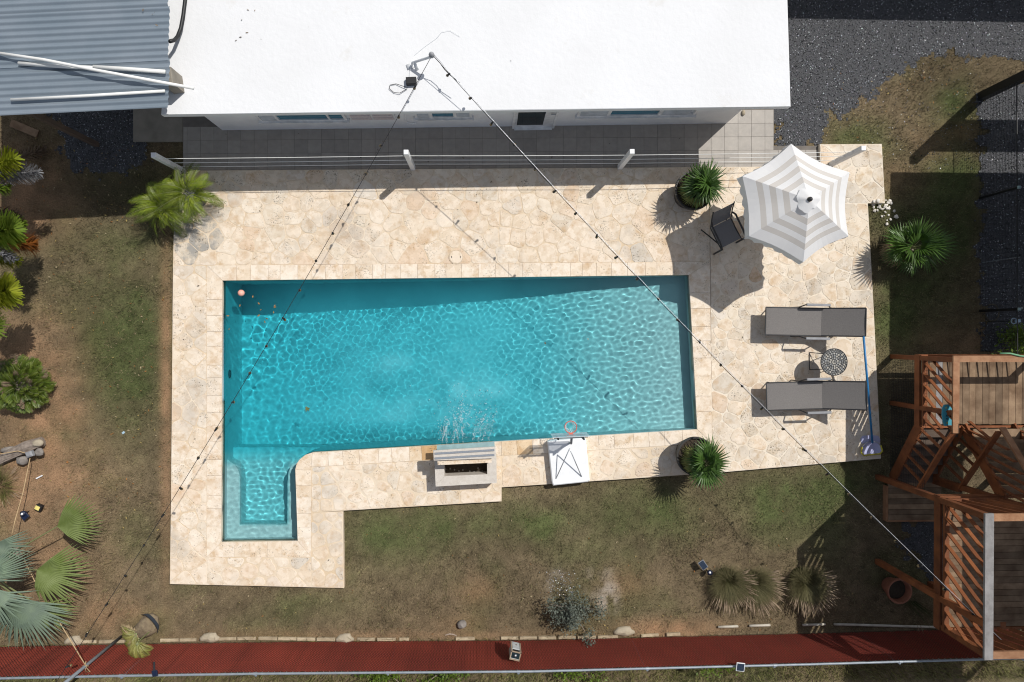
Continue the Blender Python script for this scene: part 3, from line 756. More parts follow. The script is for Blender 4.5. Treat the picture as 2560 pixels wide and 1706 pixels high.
k = inpoly((wpx[:-1, :-1] + wpx[1:, 1:]).ravel() / 2, (wpy[:-1, :-1] + wpy[1:, 1:]).ravel() / 2, basin_px)
dep = np.interp(wpx, [556, 640, 1000, 1320, 1500, 1690, 1745], [1.62, 1.58, 1.34, .98, .68, .46, .42]) - (ZD - ZW)
sm = lambda v, a, b_: np.clip((v - a) / (b_ - a), 0, 1)
nook = sm(wpy, 1122, 1138) * (wpx < 800)
dep = dep * (1 - nook) + .81 * nook
bn = np.maximum.reduce([sm(wpx, 606, 600) * sm(wpy, 1146, 1165), sm(wpy, 1306, 1312), sm(wpx, 719, 725) * sm(wpy, 1150, 1165)]) * (wpx < 790) * (wpy > 1140)
dep = dep * (1 - bn) + .31 * bn
cloud = fbm(X * 1.7, Y * 1.7, 5, 77)
air = np.clip(np.exp(-((wpx - 1060) / 350) ** 4 - ((wpy - 950) / 215) ** 4) * (.42 + .55 * cloud) + .30 * np.exp(-(np.hypot(dx * .7, dy) / 1.1) ** 2) * cloud + .18 * np.exp(-(np.hypot(dx + .12, dy + .1) / .4) ** 2) * np.clip((fbm(X * 6, Y * 6, 4, 78) - .42) * 5, 0, 1), 0, 1)     # air bubbles driven under by the spouts
air = air * np.clip((1110 - wpy) / 60, .25, 1)
used = np.unique(Qw[k]); remap = -np.ones(X.size, np.int64); remap[used] = np.arange(len(used))
dv = np.stack([dep, air, dep * 0], -1).reshape(-1, 3)[used]
mW = bpy.data.materials.new('pool_water'); mW.use_nodes = True; t = mW.node_tree; t.nodes.clear()
out = t.nodes.new('ShaderNodeOutputMaterial')
at = N(t, 'ShaderNodeVertexColor', layer_name='Col'); sep = t.nodes.new('ShaderNodeSeparateColor'); t.links.new(at.outputs[0], sep.inputs[0])
pw = []
for a in (.98, .125, .06):                      # absorption of the water column under each point
    e = t.nodes.new('ShaderNodeMath'); e.operation = 'MULTIPLY'; e.inputs[1].default_value = -a * 1.0; t.links.new(sep.outputs[0], e.inputs[0])
    x = t.nodes.new('ShaderNodeMath'); x.operation = 'EXPONENT'; t.links.new(e.outputs[0], x.inputs[0]); pw.append(x.outputs[0])
cc = t.nodes.new('ShaderNodeCombineColor')
for i in range(3): t.links.new(pw[i], cc.inputs[i])
rf = N(t, 'ShaderNodeBsdfRefraction', IOR=1.33, Roughness=0.0); t.links.new(cc.outputs[0], rf.inputs['Color'])
gl = N(t, 'ShaderNodeBsdfGlossy', Roughness=0.02)
fr = N(t, 'ShaderNodeFresnel', IOR=1.33)
mx = t.nodes.new('ShaderNodeMixShader'); t.links.new(fr.outputs[0], mx.inputs[0]); t.links.new(rf.outputs[0], mx.inputs[1]); t.links.new(gl.outputs[0], mx.inputs[2])
df = N(t, 'ShaderNodeBsdfDiffuse'); t.links.new(ramp(t, sep.outputs[1], [(.3, (.045, .46, .57)), (.7, (.065, .49, .59)), (1., (.13, .55, .64))]), df.inputs[0])      # cloud of fine air bubbles
am = t.nodes.new('ShaderNodeMath'); am.operation = 'MULTIPLY'; am.inputs[1].default_value = .62; t.links.new(sep.outputs[1], am.inputs[0])
m2 = t.nodes.new('ShaderNodeMixShader'); t.links.new(am.outputs[0], m2.inputs[0]); t.links.new(mx.outputs[0], m2.inputs[1]); t.links.new(df.outputs[0], m2.inputs[2])
t.links.new(m2.outputs[0], out.inputs[0])
wm = np_mesh('pool_water', np.stack([X, Y, Z + ZW], -1).reshape(-1, 3)[used], remap[Qw[k]], mW, dv)
wm.shade_smooth()
wo = tag(obj('pool_water', wm), 'clear turquoise rippling pool water', 'water', kind='structure')
wo.cycles.is_caustics_caster = True
# ------------------------------------------------------------------ white house
ZR = 2.20
house = thing('house', 'white flat-roofed house with louvred windows facing the pool', 'house', W(1200, 200, 0))
HP = house.location.copy()
def hb(m, name, mats, parent=house, smooth=False):
    o = m.build(name, mats, parent, smooth); o.location = -HP if parent is house else (0, 0, 0); return o
wl_, wr_ = W(556, 326, ZT), W(1816, 309, ZT)
back = [W(1812, -330, ZT), W(520, -330, ZT)]
hb(MB().prism([v.to_2d()[:] for v in (wl_, wr_, back[0], back[1])], 0, 2.07), 'wall', M['wallwhite'])
rp = [W(402, 287, ZR), W(700, 283.4, ZR), W(1200, 277, ZR), W(1977, 266.5, ZR), W(1973, 130, ZR), W(1969, 0, ZR), W(1962, -260, ZR), W(330, -260, ZR), W(336, 236, ZR), W(404, 262, ZR)]
roof = hb(MB().prism([v.to_2d()[:] for v in rp], ZR - .13, ZR, chamfer=.012), 'roof', M['roofwhite'])
wu = (wr_ - wl_); wlen = wu.to_2d().length; wu = Vector((wu.x, wu.y, 0)).normalized(); wn = Vector((wu.y, -wu.x, 0))   # wn points at the pool
wang = math.atan2(wu.y, wu.x)
def onwall(px, py, off=0.0):
    d = ray(px, py); p0 = wl_ + wn * off; t = (p0 - Vector((0, 0, H))).dot(wn) / d.dot(wn)
    return Vector((0, 0, H)) + d * t
def wallbox(m, a, b_, z0, z1, o0, o1, mi=0):
    """box on the wall between distances a..b along it, z0..z1, standing o0..o1 off the face"""
    c = wl_ + wu * ((a + b_) / 2) + wn * ((o0 + o1) / 2)
    return m.box((c.x, c.y, (z0 + z1) / 2), (b_ - a, o1 - o0, z1 - z0), wang, mi)
def along(px, py): return (onwall(px, py) - wl_).dot(wu)
def window(x0, x1, ybot, cells):
    zb = onwall((x0 + x1) / 2, ybot).z; zt = min(zb + 1.15, 2.0)
    a, b_ = along(x0, ybot), along(x1, ybot)
    w = hb(MB(), 'window', M['frame'])
    m = MB(); f = .05
    wallbox(m, a, b_, zb, zb + f, .0, .05); wallbox(m, a, b_, zt - f, zt, 0, .05)
    wallbox(m, a, a + f, zb + f, zt - f, 0, .048); wallbox(m, b_ - f, b_, zb + f, zt - f, 0, .048)
    edges = []
    for kind, c0, c1 in cells:
        ca, cb_ = along(c0, ybot), along(c1, ybot); edges.append((kind, ca, cb_))
    for (k0, _, e0), (k1, s1, _) in zip(edges[:-1], edges[1:]): wallbox(m, e0, s1, zb + f, zt - f, 0, .046)
    wallbox(m, a - .04, b_ + .04, zb - .05, zb, 0, .09)
    w.data = m.mesh('window', M['frame'])
    for kind, ca, cb_ in edges:
        if kind == 'g': wallbox(MB(), ca, cb_, zb + f, zt - f, .004, .02).build('pane', M['glass'], w)
        else:
            wallbox(MB(), ca, cb_, zb + f, zt - f, .002, .008).build('dark_gap', M['dark'], w)
            nsl = 11
            for i in range(nsl):
                z = zb + f + (zt - zb - 2 * f) * (i + .5) / nsl
                pa, pb = wl_ + wu * ca + wn * .03, wl_ + wu * cb_ + wn * .03
                MB().beam((pa.x, pa.y, z), (pb.x, pb.y, z), .055, .006, up=(wn.x * .8, wn.y * .8, .8)).build('slat', M['louver'], w)
    return w
window(650, 869, 297, [('l', 657, 694), ('g', 701, 824), ('g', 829, 861)])
window(1038, 1180, 290, [('l', 1044, 1073), ('g', 1082, 1134), ('l', 1142, 1174)])
window(1443, 1734, 285, [('l', 1448, 1516), ('g', 1524, 1641), ('l', 1650, 1719)])
# pinkish jalousie panel
m = MB(); zb = onwall(930, 297).z; a, b_ = along(877, 297), along(991, 297)
w = hb(wallbox(m, a, b_, zb, zb + 1.0, 0, .03), 'shutter', M['frame'])
w['label'] = 'pale pink slatted shutter panel'
mpk = mat('faded_pink_slat', (.52, .44, .45), .7, (.62, .58, .58), 20)
for i in range(6):
    for s in (0, 1):
        aa = a + .04 + s * (b_ - a - .04) / 2; bb = aa + (b_ - a) / 2 - .06
        wallbox(MB(), aa, bb, zb + .05 + i * .155, zb + .05 + i * .155 + .11, .03, .045).build('slat', mpk, w)
# door
a, b_ = along(1280, 313), along(1386, 312)
dr = hb(wallbox(MB(), a + .05, b_ - .05, .06, 1.97, 0, .03), 'door', M['frame'])
m = MB(); wallbox(m, a, a + .05, ZT, 2.03, 0, .06); wallbox(m, b_ - .05, b_, ZT, 2.03, 0, .06); wallbox(m, a + .05, b_ - .05, ZT, .06, 0, .09); wallbox(m, a + .05, b_ - .05, 1.97, 2.03, 0, .06)
m.build('door_frame', M['frame'], dr)
ga, gb = along(1292, 307), along(1357, 307)
wallbox(MB(), ga, gb, .22, 1.9, .03, .036).build('pane', M['doorglass'], dr)
p = wl_ + wu * (along(1372, 300)) + wn * .06
MB().tube([(p.x, p.y, 1.0), (p.x + wu.x * .1, p.y + wu.y * .1, 1.0)], .012).build('handle', M['steel'], dr)
m = MB(); p = onwall(1402, 275, .05); m.box((p.x, p.y, 1.75), (.12, .1, .16), wang); hb(m, 'wall_lamp', M['lamp'])
m = MB()
pts = []
for px_, py_ in [(1013, 283), (1014, 300), (1017, 306), (1030, 309), (1042, 307)]:
    pts.append(onwall(px_, py_, .02))
hb(m.tube(pts, .012, 5), 'conduit', M['wallwhite'])

# ------------------------------------------------------------------ corrugated canopy and what lies on it
ZC = 2.8
canopy = thing('canopy', 'open shed under a blue-grey corrugated metal roof beside the white house', 'shed', W(200, 150, 0))
CP = canopy.location.copy()
def sheetmesh(y_bot0, y_bot1, y_top0, y_top1, dz):
    nu, nv = 10, 84; V = []; Fq = []
    for j in range(nv + 1):
        v = j / nv
        for i in range(nu + 1):
            u = i / nu
            x = -70 + (425 + 70) * u - 5 * v * u
            y = (y_top0 + (y_bot0 - y_top0) * v) * (1 - u) + (y_top1 + (y_bot1 - y_top1) * v) * u
            p = W(x, y, ZC)
            ph = v * (y_bot0 - y_top0) * mpp(ZC) / .118
            V.append((p.x - CP.x, p.y - CP.y, ZC + dz + .014 * math.sin(2 * math.pi * ph)))
    for j in range(nv):
        for i in range(nu):
            q = j * (nu + 1) + i; Fq.append((q, q + nu + 1, q + nu + 2, q + 1))
    return MB().add(V, Fq)
for k, (y0, y1, dz) in enumerate([(293, 170, 0), (176, 40, .005), (46, -120, .010)]):
    sheetmesh(y0, y0 - 23.5, y1, y1 - 23.5, dz).build('roof_sheet', M['galv'], canopy, True)
def atc(m, name, mt, parent): o = m.build(name, mt, parent); o.location = -CP; return o
for (x, y) in [(12, 250), (12, 20), (-30, 5)]:
    p = W(x, y, ZC); atc(MB().beam((p.x, p.y, 0), (p.x, p.y, ZC - .13), .1, .1), 'post', M['plankdark'], canopy)
for (x, y, x2, y2) in [(-60, 285, 410, 262), (-60, 60, 415, 40)]:
    p, q = W(x, y, ZC - .08), W(x2, y2, ZC - .08); atc(MB().beam(p, q, .05, .12), 'purlin', M['plankdark'], canopy)
# plank leaning in the shade below
tag(MB().beam(W(28, 308, .10), W(95, 336, .02), .16, .05).build('timber_plank', M['plank']), 'grey plank lying in the shade under the corrugated canopy', 'plank')
def pipe(name, pts, r, m, label, cat, n=10, group=None):
    return tag(MB().tube(pts, r, n).build(name, m, smooth=True), label, cat, group)
zp = ZC + .05
pipe('plastic_pipe', [W(-40, 128, zp + .03), W(110, 150, zp + .10), W(240, 176, zp + .12), W(484, 221, zp + .02)], .028, M['pvc'], 'longest white plastic pipe lying slantwise from the canopy onto the concrete block', 'pipe')
pipe('plastic_pipe', [W(47, 159, zp), W(150, 166, zp), W(247, 171, zp)], .034, M['pvc'], 'white plastic pipe with a dark hole, under the slanting pipe on the canopy', 'pipe')
pipe('plastic_pipe', [W(234, 168, zp + .01), W(330, 174, zp + .01), W(413, 180, zp)], .036, M['pvc'], 'short white plastic pipe whose open end points at the house roof', 'pipe')
pipe('plastic_pipe', [W(28, 250, zp), W(220, 240, zp), W(412, 228, zp)], .027, M['pvc'], 'white plastic pipe with elbow end near the canopy eave', 'pipe')
pipe('black_hose', [W(466, -50, ZR + .05), W(463, 0, ZR + .06), W(458, 40, ZR + .07), W(452, 72, ZR + .09), W(444, 92, ZR + .12), W(436, 101, ZR + .22), W(424, 104, ZR + .34)], .034, M['hose'], 'thick black hose curving over the white roof onto the canopy', 'hose')
p = W(446, 214, ZR)
tag(MB().box((p.x, p.y, ZR + .24), (.19, .30, .47), R(8), bev=.012).build('concrete_block', M['concrete']), 'grey concrete block standing on the roof corner beside the canopy', 'block')

# mast with string-light ends, junction box on the house roof
ZM = 2.66
mast = thing('antenna_mast', 'grey bent steel mast with bracket foot on the white roof', 'mast', W(1028, 163, ZR))
mb_, mt_ = W(1030, 165, ZR), W(1079, 138, ZM)
def atm(m, name, mt, parent, base): o = m.build(name, mt, parent, True); o.location = -Vector(base); return o
L0 = mast.location.copy()
atm(MB().tube([mb_ + Vector((0, 0, .02)), mb_ + Vector((.02, .01, .12)), mt_ - Vector((.02, .015, .05)), mt_ + Vector((.0, .0, .04))], .024, 8), 'pole', M['white'], mast, L0)
atm(MB().box((mb_.x, mb_.y, ZR + .008), (.2, .1, .012), R(20)), 'foot_plate', M['white'], mast, L0)
atm(MB().beam(mb_ + Vector((.1, -.08, .01)), mb_ + Vector((.06, -.0, .16)), .06, .01), 'brace', M['white'], mast, L0)
atm(MB().ball(mt_ + Vector((0, 0, .0)), .055, sq=(1, 1, 1.4)), 'tape_wrap', M['armgrey'], mast, L0)
p = W(1029, 206, ZR + .06)
jb = thing('junction_box', 'small black power box with cable loop at the roof edge', 'box', W(1029, 206, ZR))
o = MB().box((0, 0, .05), (.19, .13, .1), R(3), bev=.008).build('case', M['cable'], jb)
pts = [W(1018, 222, ZR + .03), W(1000, 233, ZR + .04), W(985, 232, ZR + .02), W(973, 222, ZR + .02), W(975, 213, ZR + .02), W(990, 210, ZR + .02), W(1008, 216, ZR + .04), W(1019, 219, ZR + .05)]
o = MB().tube(pts, .006, 5).build('cable_loop', M['cable'], jb); o.location = -jb.location
pts = [W(1025, 192, ZR + .05), W(1026, 160, ZR + .02), W(1036, 138, ZR + .02), W(1060, 118, ZR + .02), W(1092, 95, ZR + .02), W(1105, 79, ZR + .03), W(1125, 76, ZR + .02), W(1150, 91, ZR + .02)]
o = MB().tube(pts, .003, 5).build('thin_wire', M['white'], jb); o.location = -jb.location

# ------------------------------------------------------------------ string lights
def strand(name, label, A, B, sag, n, t0, dt, second):
    t = thing(name, label, 'string lights', A, 0, 'festoon string lights')
    def P(u): return A.lerp(B, u) - Vector((0, 0, sag * 4 * u * (1 - u)))
    pts = [P(i / 48) - A for i in range(49)]
    MB().tube(pts, .0052, 6).build('cable', M['cable'], t, True)
    if second: MB().tube([p + Vector((.012, .012, .022 + .006 * math.sin(i * .8))) for i, p in enumerate(pts)], .0045, 5).build('support_wire', M['silver'], t, True)
    msk, mbu = None, None
    for i in range(n):
        u = t0 + i * dt
        if u > .995: break
        p = P(u) - A; rr_ = random.uniform(0, 6.28); tilt = Vector((math.cos(rr_), math.sin(rr_), 0)) * random.uniform(.005, .045)
        if msk is None:
            msk = MB().lathe([(.0, .005), (.016, .005), (.019, -.02), (.019, -.06), (.0, -.06)], n=8).mesh('socket', M['cable'], True)
            mbu = MB().ball((0, 0, -.085), .028, 9, 7).mesh('bulb', M['bulb'], True)
        d = (Vector((0, 0, -.07)) + tilt)
        s = obj('socket', msk, t); s.location = p; s.rotation_mode = 'QUATERNION'; s.rotation_quaternion = Vector((0, 0, -1)).rotation_difference(d.normalized())
        q = obj('bulb', mbu, s)
    return t
A_ = W(1081, 137, ZM)
strand('string_lights', 'string of bulbs with silver support wire running from the roof mast to the timber tower', A_, W(2499, 1600, 3.22), .72, 26, .03, .0388, True)
strand('string_lights', 'string of bulbs on black cable running from the roof mast to the leaning steel pole', A_, W(113, 1748, 2.6), .5, 23, .045, .0455, False)
pts = [W(1083, 140, ZM), W(1100, 158, ZM - .08), W(1112, 175, ZM - .12), W(1125, 188, ZM - .1), W(1150, 208, ZM - .12)]
tag(MB().tube(pts, .007, 5).build('power_lead', M['cable']), 'wavy black power lead twisted beside the string lights at the mast', 'cable')

# ------------------------------------------------------------------ wire railing posts along the terrace
rail = thing('wire_railing', 'white-posted railing with three thin wires along the terrace edge', 'railing', W(1240, 420, ZD))
RL = rail.location.copy()
posts = [W(458, 428, ZD), W(1033, 421, ZD), W(1549, 419, ZD), W(2078, 411, ZD)]
for p in posts:
    MB().box((p.x - RL.x, p.y - RL.y, .655), (.095, .095, 1.31), R(1), bev=.006).build('post', M['white'], rail)
for zh in (1.02, .69, .36):
    for a, b_ in zip(posts[:-1], posts[1:]):
        n = 10
        pts = [a.lerp(b_, i / n) - RL + Vector((0, 0, zh - .02 * math.sin(math.pi * i / n))) for i in range(n + 1)]
        MB().tube(pts, .006, 5).build('wire', M['pvc'], rail)

# ------------------------------------------------------------------ parasol
RIM = 2.02
cor_px = [(1978, 360), (1856, 441), (1873, 591), (2008, 656), (2121, 591), (2124, 431)]
corn = [W(x, y, RIM) for x, y in cor_px]
ctr = sum(corn, Vector()) / 6
par = thing('parasol', 'white and beige striped hexagonal parasol over the terrace chairs', 'parasol', (ctr.x, ctr.y, ZD))
PL = par.location.copy()
apex = Vector((0, 0, 2.50 - ZD)); rz_ = RIM - ZD
cl = [c - PL for c in corn]
rings, seg = 18, 8
def cpoint(i, u, s):      # u 0..1 from apex to rim, s 0..1 between corners
    a, b_ = cl[i], cl[(i + 1) % 6]
    e = a.lerp(b_, s); k = 1 - .06 * math.sin(math.pi * s) * u
    x, y = e.x * u * k, e.y * u * k
    z = apex.z + (rz_ - apex.z) * (u ** 1.08) - .05 * math.sin(math.pi * s) * u * (1 - .3 * u)
    return Vector((x, y, z))
stripe = lambda r: 1 if (r // 2) % 2 == 0 and r > 1 and r < 16 else 0
for i in range(6):
    V, Fq, mi = [], [], []
    m = MB()
    for r_i in range(rings + 1):
        for s in range(seg + 1): V.append(cpoint(i, .10 + .90 * r_i / rings, s / seg))
    for r_i in range(rings):
        for s in range(seg):
            q = r_i * (seg + 1) + s; Fq.append((q, q + seg + 1, q + seg + 2, q + 1)); mi.append(stripe(r_i))
    m.v = [tuple(v) for v in V]; m.f = Fq; m.m = mi
    pn = m.build('canopy_panel', [M['canvas'], M['canvasbeige']], par, False)
    m = MB(); V = []; Fq = []
    for j in range(4):
        for s in range(seg * 2 + 1):
            p = cpoint(i, 1, s / (seg * 2)); o_ = Vector((p.x, p.y, 0)).normalized()
            f = j / 3; wv = .018 * math.sin(s * 1.9 + i) * f
            V.append(p + o_ * (.015 * f + wv) - Vector((0, 0, (.21 + .035 * math.sin(s * 2.1 + i)) * f)))
    for j in range(3):
        for s in range(seg * 2):
            q = j * (seg * 2 + 1) + s; Fq.append((q, q + seg * 2 + 1, q + seg * 2 + 2, q + 1))
    m.add(V, Fq).build('valance', M['canvas'], pn, True)
    MB().tube([cpoint(i, .12, 0) - Vector((0, 0, .02)), cpoint(i, 1, 0) - Vector((0, 0, .02))], .009, 5).build('rib', M['steel'], par)
m = MB(); V = []; Fq = []                        # crumpled vent cap
for j in range(4):
    for s in range(24):
        a = 2 * math.pi * s / 24; f = j / 3; rr_ = .05 + .165 * f * (1 + .16 * math.sin(3 * a + 1) + .10 * math.sin(7 * a))
        V.append((rr_ * math.cos(a), rr_ * math.sin(a), apex.z + .022 - .085 * f + .014 * math.sin(5 * a) * f))
for j in range(3):
    for s in range(24):
        s2 = (s + 1) % 24; Fq.append((j * 24 + s, (j + 1) * 24 + s, (j + 1) * 24 + s2, j * 24 + s2))
m.add(V, Fq).build('vent_cap', M['canvas'], par, True)
MB().lathe([(.0, .085), (.03, .08), (.042, .06), (.045, .03), (.045, -.02)], apex, 12).build('finial', M['chairmetal'], par, True)
MB().tube([(0, 0, .05), apex], .024, 10).build('pole', M['steel'], par)
MB().lathe([(.0, .0), (.26, .0), (.27, .03), (.22, .07), (.06, .09), (.05, .32), (.0, .32)], n=24).build('base', M['chairmetal'], par)

# ------------------------------------------------------------------ sling chairs
def chair(label, px_, py_, yaw):
    t = thing('sling_chair', label, 'chair', W(px_, py_, ZD), yaw, 'charcoal sling terrace chairs')
    w, d, sh = .46, .48, .43
    V = []; Fq = []
    for i in range(9):
        u = i / 8
        for s in (-1, 1): V.append((-d / 2 + d * u, s * w / 2, sh + .02 - .03 * math.sin(math.pi * u) + .02 * u))
    for i in range(8): Fq.append((2 * i, 2 * i + 2, 2 * i + 3, 2 * i + 1))
    MB().add(V, Fq).build('seat', M['chairgrey'], t, True)
    V = []; Fq = []
    for i in range(9):
        u = i / 8
        for s in (-1, 1): V.append((-d / 2 - .02 - .24 * u - .03 * math.sin(math.pi * u), s * (w / 2 + .01 * u), sh + .03 + .50 * u))
    for i in range(8): Fq.append((2 * i + 1, 2 * i + 3, 2 * i + 2, 2 * i))
    MB().add(V, Fq).build('backrest', M['chairgrey'], t, True)
    for s in (-1, 1):
        y = s * (w / 2 + .015)
        MB().tube([(d / 2 + .02, y, sh + .02), (0, y, sh + .0), (-d / 2, y, sh + .01), (-d / 2 - .15, y, sh + .28), (-d / 2 - .27, y, sh + .55)], .014, 6).build('side_rail', M['chairmetal'], t)
        ya = s * (w / 2 + .05)
        MB().tube([(-d / 2 - .10, y, sh + .22), (-d / 2 - .03, ya, sh + .24), (.1, ya, sh + .225), (d / 2 - .02, ya, sh + .20), (d / 2 + .03, ya, sh + .15), (d / 2 + .06, ya, .02)], .021, 7).build('armrest', M['chairmetal'], t)
        MB().tube([(.12, y, sh), (-.1, ya, .25), (-d / 2 - .06, s * (w / 2 + .06), .012)], .015, 6).build('leg', M['chairmetal'], t)
    MB().tube([(.1, -w / 2, sh - .03), (.1, w / 2, sh - .03)], .012, 6).build('stretcher', M['chairmetal'], t)
    return t
def yaw_px(dx, dy): return math.atan2(-dy, dx)
chair('charcoal sling chair beside the dark planter, half outside the parasol', 1797, 591, yaw_px(27, 53))
chair('charcoal sling chair mostly hidden under the striped parasol', 1915, 545, yaw_px(60, 12))

# ------------------------------------------------------------------ sun loungers
def lounger(label, px_, py_, yaw):
    t = thing('sun_lounger', label, 'sun lounger', W(px_, py_, ZD), yaw, 'grey sling sun loungers')
    hw, zs = .285, .36
    prof = [(-1.03, zs - .015), (-.9, zs), (-.5, zs - .012), (-.1, zs - .012), (.185, zs)]
    bk = [(.185, zs + .0005), (.42, zs + .145), (.66, zs + .305), (.90, zs + .47)]
    for nm, pf in (('seat', prof), ('backrest', bk)):
        V = [(x, s * hw, z + (.0 if abs(s) == 1 else -.01)) for x, z in pf for s in (-1, -.33, .33, 1)]
        Fq = [(4 * i + k, 4 * i + 4 + k, 4 * i + 5 + k, 4 * i + k + 1) for i in range(len(pf) - 1) for k in range(3)]
        MB().add(V, Fq).build(nm, M['sling'], t, True)
    for s in (-1, 1):
        MB().tube([(x, s * (hw + .012), z - .004) for x, z in prof], .015, 6).build('seat_rail', M['chairmetal'], t)
        MB().tube([(x, s * (hw + .012), z - .004) for x, z in bk], .015, 6).build('back_rail', M['chairmetal'], t)
        ya = s * (hw + .075)
        MB().box((.03, ya, zs + .18), (.52, .055, .025), 0, bev=.008).build('armrest', M['armgrey'], t)
        MB().tube([(-.24, ya, zs + .17), (-.30, s * (hw + .03), zs - .02), (-.33, s * (hw + .03), .015)], .014, 6).build('leg', M['chairmetal'], t)
        MB().tube([(.24, ya, zs + .17), (.40, s * (hw + .03), zs - .05), (.62, s * (hw + .03), .015)], .014, 6).build('leg', M['chairmetal'], t)
        MB().tube([(-.85, s * (hw - .02), zs - .01), (-.86, s * (hw + .0), .015)], .014, 6).build('leg', M['chairmetal'], t)
    MB().tube([(-1.03, -hw - .01, zs - .015), (-1.03, hw + .01, zs - .015)], .014, 6).build('end_bar', M['chairmetal'], t)
    MB().tube([(.905, -hw - .01, zs + .468), (.905, hw + .01, zs + .468)], .014, 6).build('head_bar', M['chairmetal'], t)
    MB().tube([(.62, -hw - .03, .015), (.62, hw + .03, .015)], .012, 6).build('foot_bar', M['chairmetal'], t)
    return t
lounger('grey sling lounger standing nearer to the striped parasol', 2013, 806, R(-1.0))
lounger('grey sling lounger standing nearer to the pool net head', 2015, 985, R(1.6))

# mosaic side table between the loungers
tb = thing('side_table', 'round slate mosaic side table between the two loungers', 'side table', W(2052, 903, ZD))
zt = .58; r0 = .285
MB().lathe([(.0, zt - .02), (r0, zt - .02), (r0 + .008, zt - .01), (r0 + .008, zt + .006), (r0 - .004, zt + .006), (r0 - .006, zt - .004), (0, zt - .004)], n=36).build('tabletop', M['chairmetal'], tb)
k = 0
for ri, (ra, rb, n) in enumerate([(.012, .055, 6), (.058, .105, 11), (.108, .155, 17), (.158, .205, 22), (.208, .245, 26), (.248, .276, 30)]):
    for j in range(n):
        a = 2 * math.pi * (j + .5 * (ri % 2)) / n; da = math.pi / n
        def pp(rad, ang): return (rad * math.cos(ang), rad * math.sin(ang))
        mid = (ra + rb) / 2
        petal = [pp(ra, a), pp(mid - .004, a - da * .86), pp(rb - .006, a - da * .5), pp(rb, a), pp(rb - .006, a + da * .5), pp(mid - .004, a + da * .86)]
        MB().prism(petal, zt - .004, zt + .003 + random.uniform(0, .001), bottom=False).build('mosaic_piece', M['mosaic'] if random.random() < .72 else M['mosaicpale'], tb)
for s in (-1, 1):
    MB().tube([(-.20, s * .16, zt - .02), (.22, s * .17, .012)], .009, 6).build('leg', M['chairmetal'], tb)
    MB().tube([(.20, s * .14, zt - .02), (-.26, s * .19, .012)], .009, 6).build('leg', M['chairmetal'], tb)
MB().tube([(-.26, -.19, .012), (-.26, .19, .012)], .008, 6).build('foot_bar', M['chairmetal'], tb)
MB().tube([(.22, -.17, .012), (.22, .17, .012)], .008, 6).build('foot_bar', M['chairmetal'], tb)

# pool net leaning on the lounger
nt_ = thing('pool_net', 'blue-poled leaf skimmer net with yellow rim leaning on the loungers', 'pool net', W(2180, 1110, ZD))
NL = nt_.location.copy()
zr = ZD + .34
pa, pb = W(2159, 842, ZD + .86), W(2181, 1108, ZD + .12)
def atn(m, name, mt, sm=False): o = m.build(name, mt, nt_, sm); o.location = -NL; return o
atn(MB().tube([pa, pb], .023, 8), 'pole', M['blue'], True)
rim_px = [(2179, 1104), (2166, 1107), (2155, 1118), (2153, 1132), (2160, 1139), (2180, 1137), (2200, 1135), (2206, 1128), (2202, 1114), (2192, 1106), (2179, 1104)]
rim = [W(x, y, ZD + .10 - (y - 1104) * .001) for x, y in rim_px]
atn(MB().tube(rim[2:9], .018, 7), 'yellow_rim', M['yellow'], True)
atn(MB().tube(rim[:3], .01, 6).tube(rim[8:], .01, 6), 'fork', M['silver'], True)
mnet, tnet, bnet = nodes('fine_net'); bnet.inputs['Base Color'].default_value = (.46, .48, .74, 1); bnet.inputs['Roughness'].default_value = .7; bnet.inputs['Alpha'].default_value = .78
m = MB()
cpt = W(2180, 1121, ZD + .012); nr = 5; V = [cpt]
ringp = rim[:-1]; nn = len(ringp)
for j in range(1, nr + 1):
    f = j / nr
    for p in ringp: q = cpt.lerp(p, f); q.z = cpt.z + (p.z - cpt.z) * f ** 2.2; V.append(q)
Fq = [(0, 1 + k, 1 + (k + 1) % nn) for k in range(nn)]
for j in range(nr - 1):
    for k in range(nn): Fq.append((1 + j * nn + k, 1 + (j + 1) * nn + k, 1 + (j + 1) * nn + (k + 1) % nn, 1 + j * nn + (k + 1) % nn))
atn(m.add(V, Fq), 'net_bag', mnet, True)
sag_ = [W(x, y, ZD + .01) for x, y in [(2155, 1110), (2150, 1098), (2156, 1090), (2178, 1088), (2196, 1090), (2201, 1100), (2198, 1112)]]
atn(MB().add(sag_ + [W(2178, 1104, ZD + .06)], [(i, i + 1, 7) for i in range(6)]), 'net_fold', mnet, True)

# ------------------------------------------------------------------ poolside basketball hoop
bh = thing('basketball_hoop', 'poolside basketball hoop on a white water-filled base', 'basketball hoop', W(1422, 1155, ZD))
BL = bh.location.copy()
def atb(m, name, mt, sm=False): o = m.build(name, mt, bh, sm); o.location = -BL; return o
zbx = ZD + .20
c4 = [W(x, y, zbx).to_2d() for x, y in [(1369, 1103), (1465, 1095), (1475, 1205), (1381, 1215)]]
rc = []
for i in range(4):
    p0, p1, p2 = c4[i - 1], c4[i], c4[(i + 1) % 4]
    for f in (.07, .02): rc.append(tuple(p1.lerp(p0, f)))
    rc.append(tuple(p1.lerp(p2, .07)))
atb(MB().prism(rc, ZD + .005, zbx, chamfer=.02), 'base', M['white'])
pt = W(1428, 1108, ZD + .75)
atb(MB().tube([W(1424, 1108, zbx - .02), W(1428, 1109, ZD + .80), W(1429, 1096, ZD + 1.0)], .024, 8), 'post', M['armgrey'], True)
for x, y in ((1390, 1197), (1454, 1192)): atb(MB().tube([W(1424, 1122, ZD + .62), W(x, y, zbx + .005)], .011, 6), 'strut', M['silver'], True)
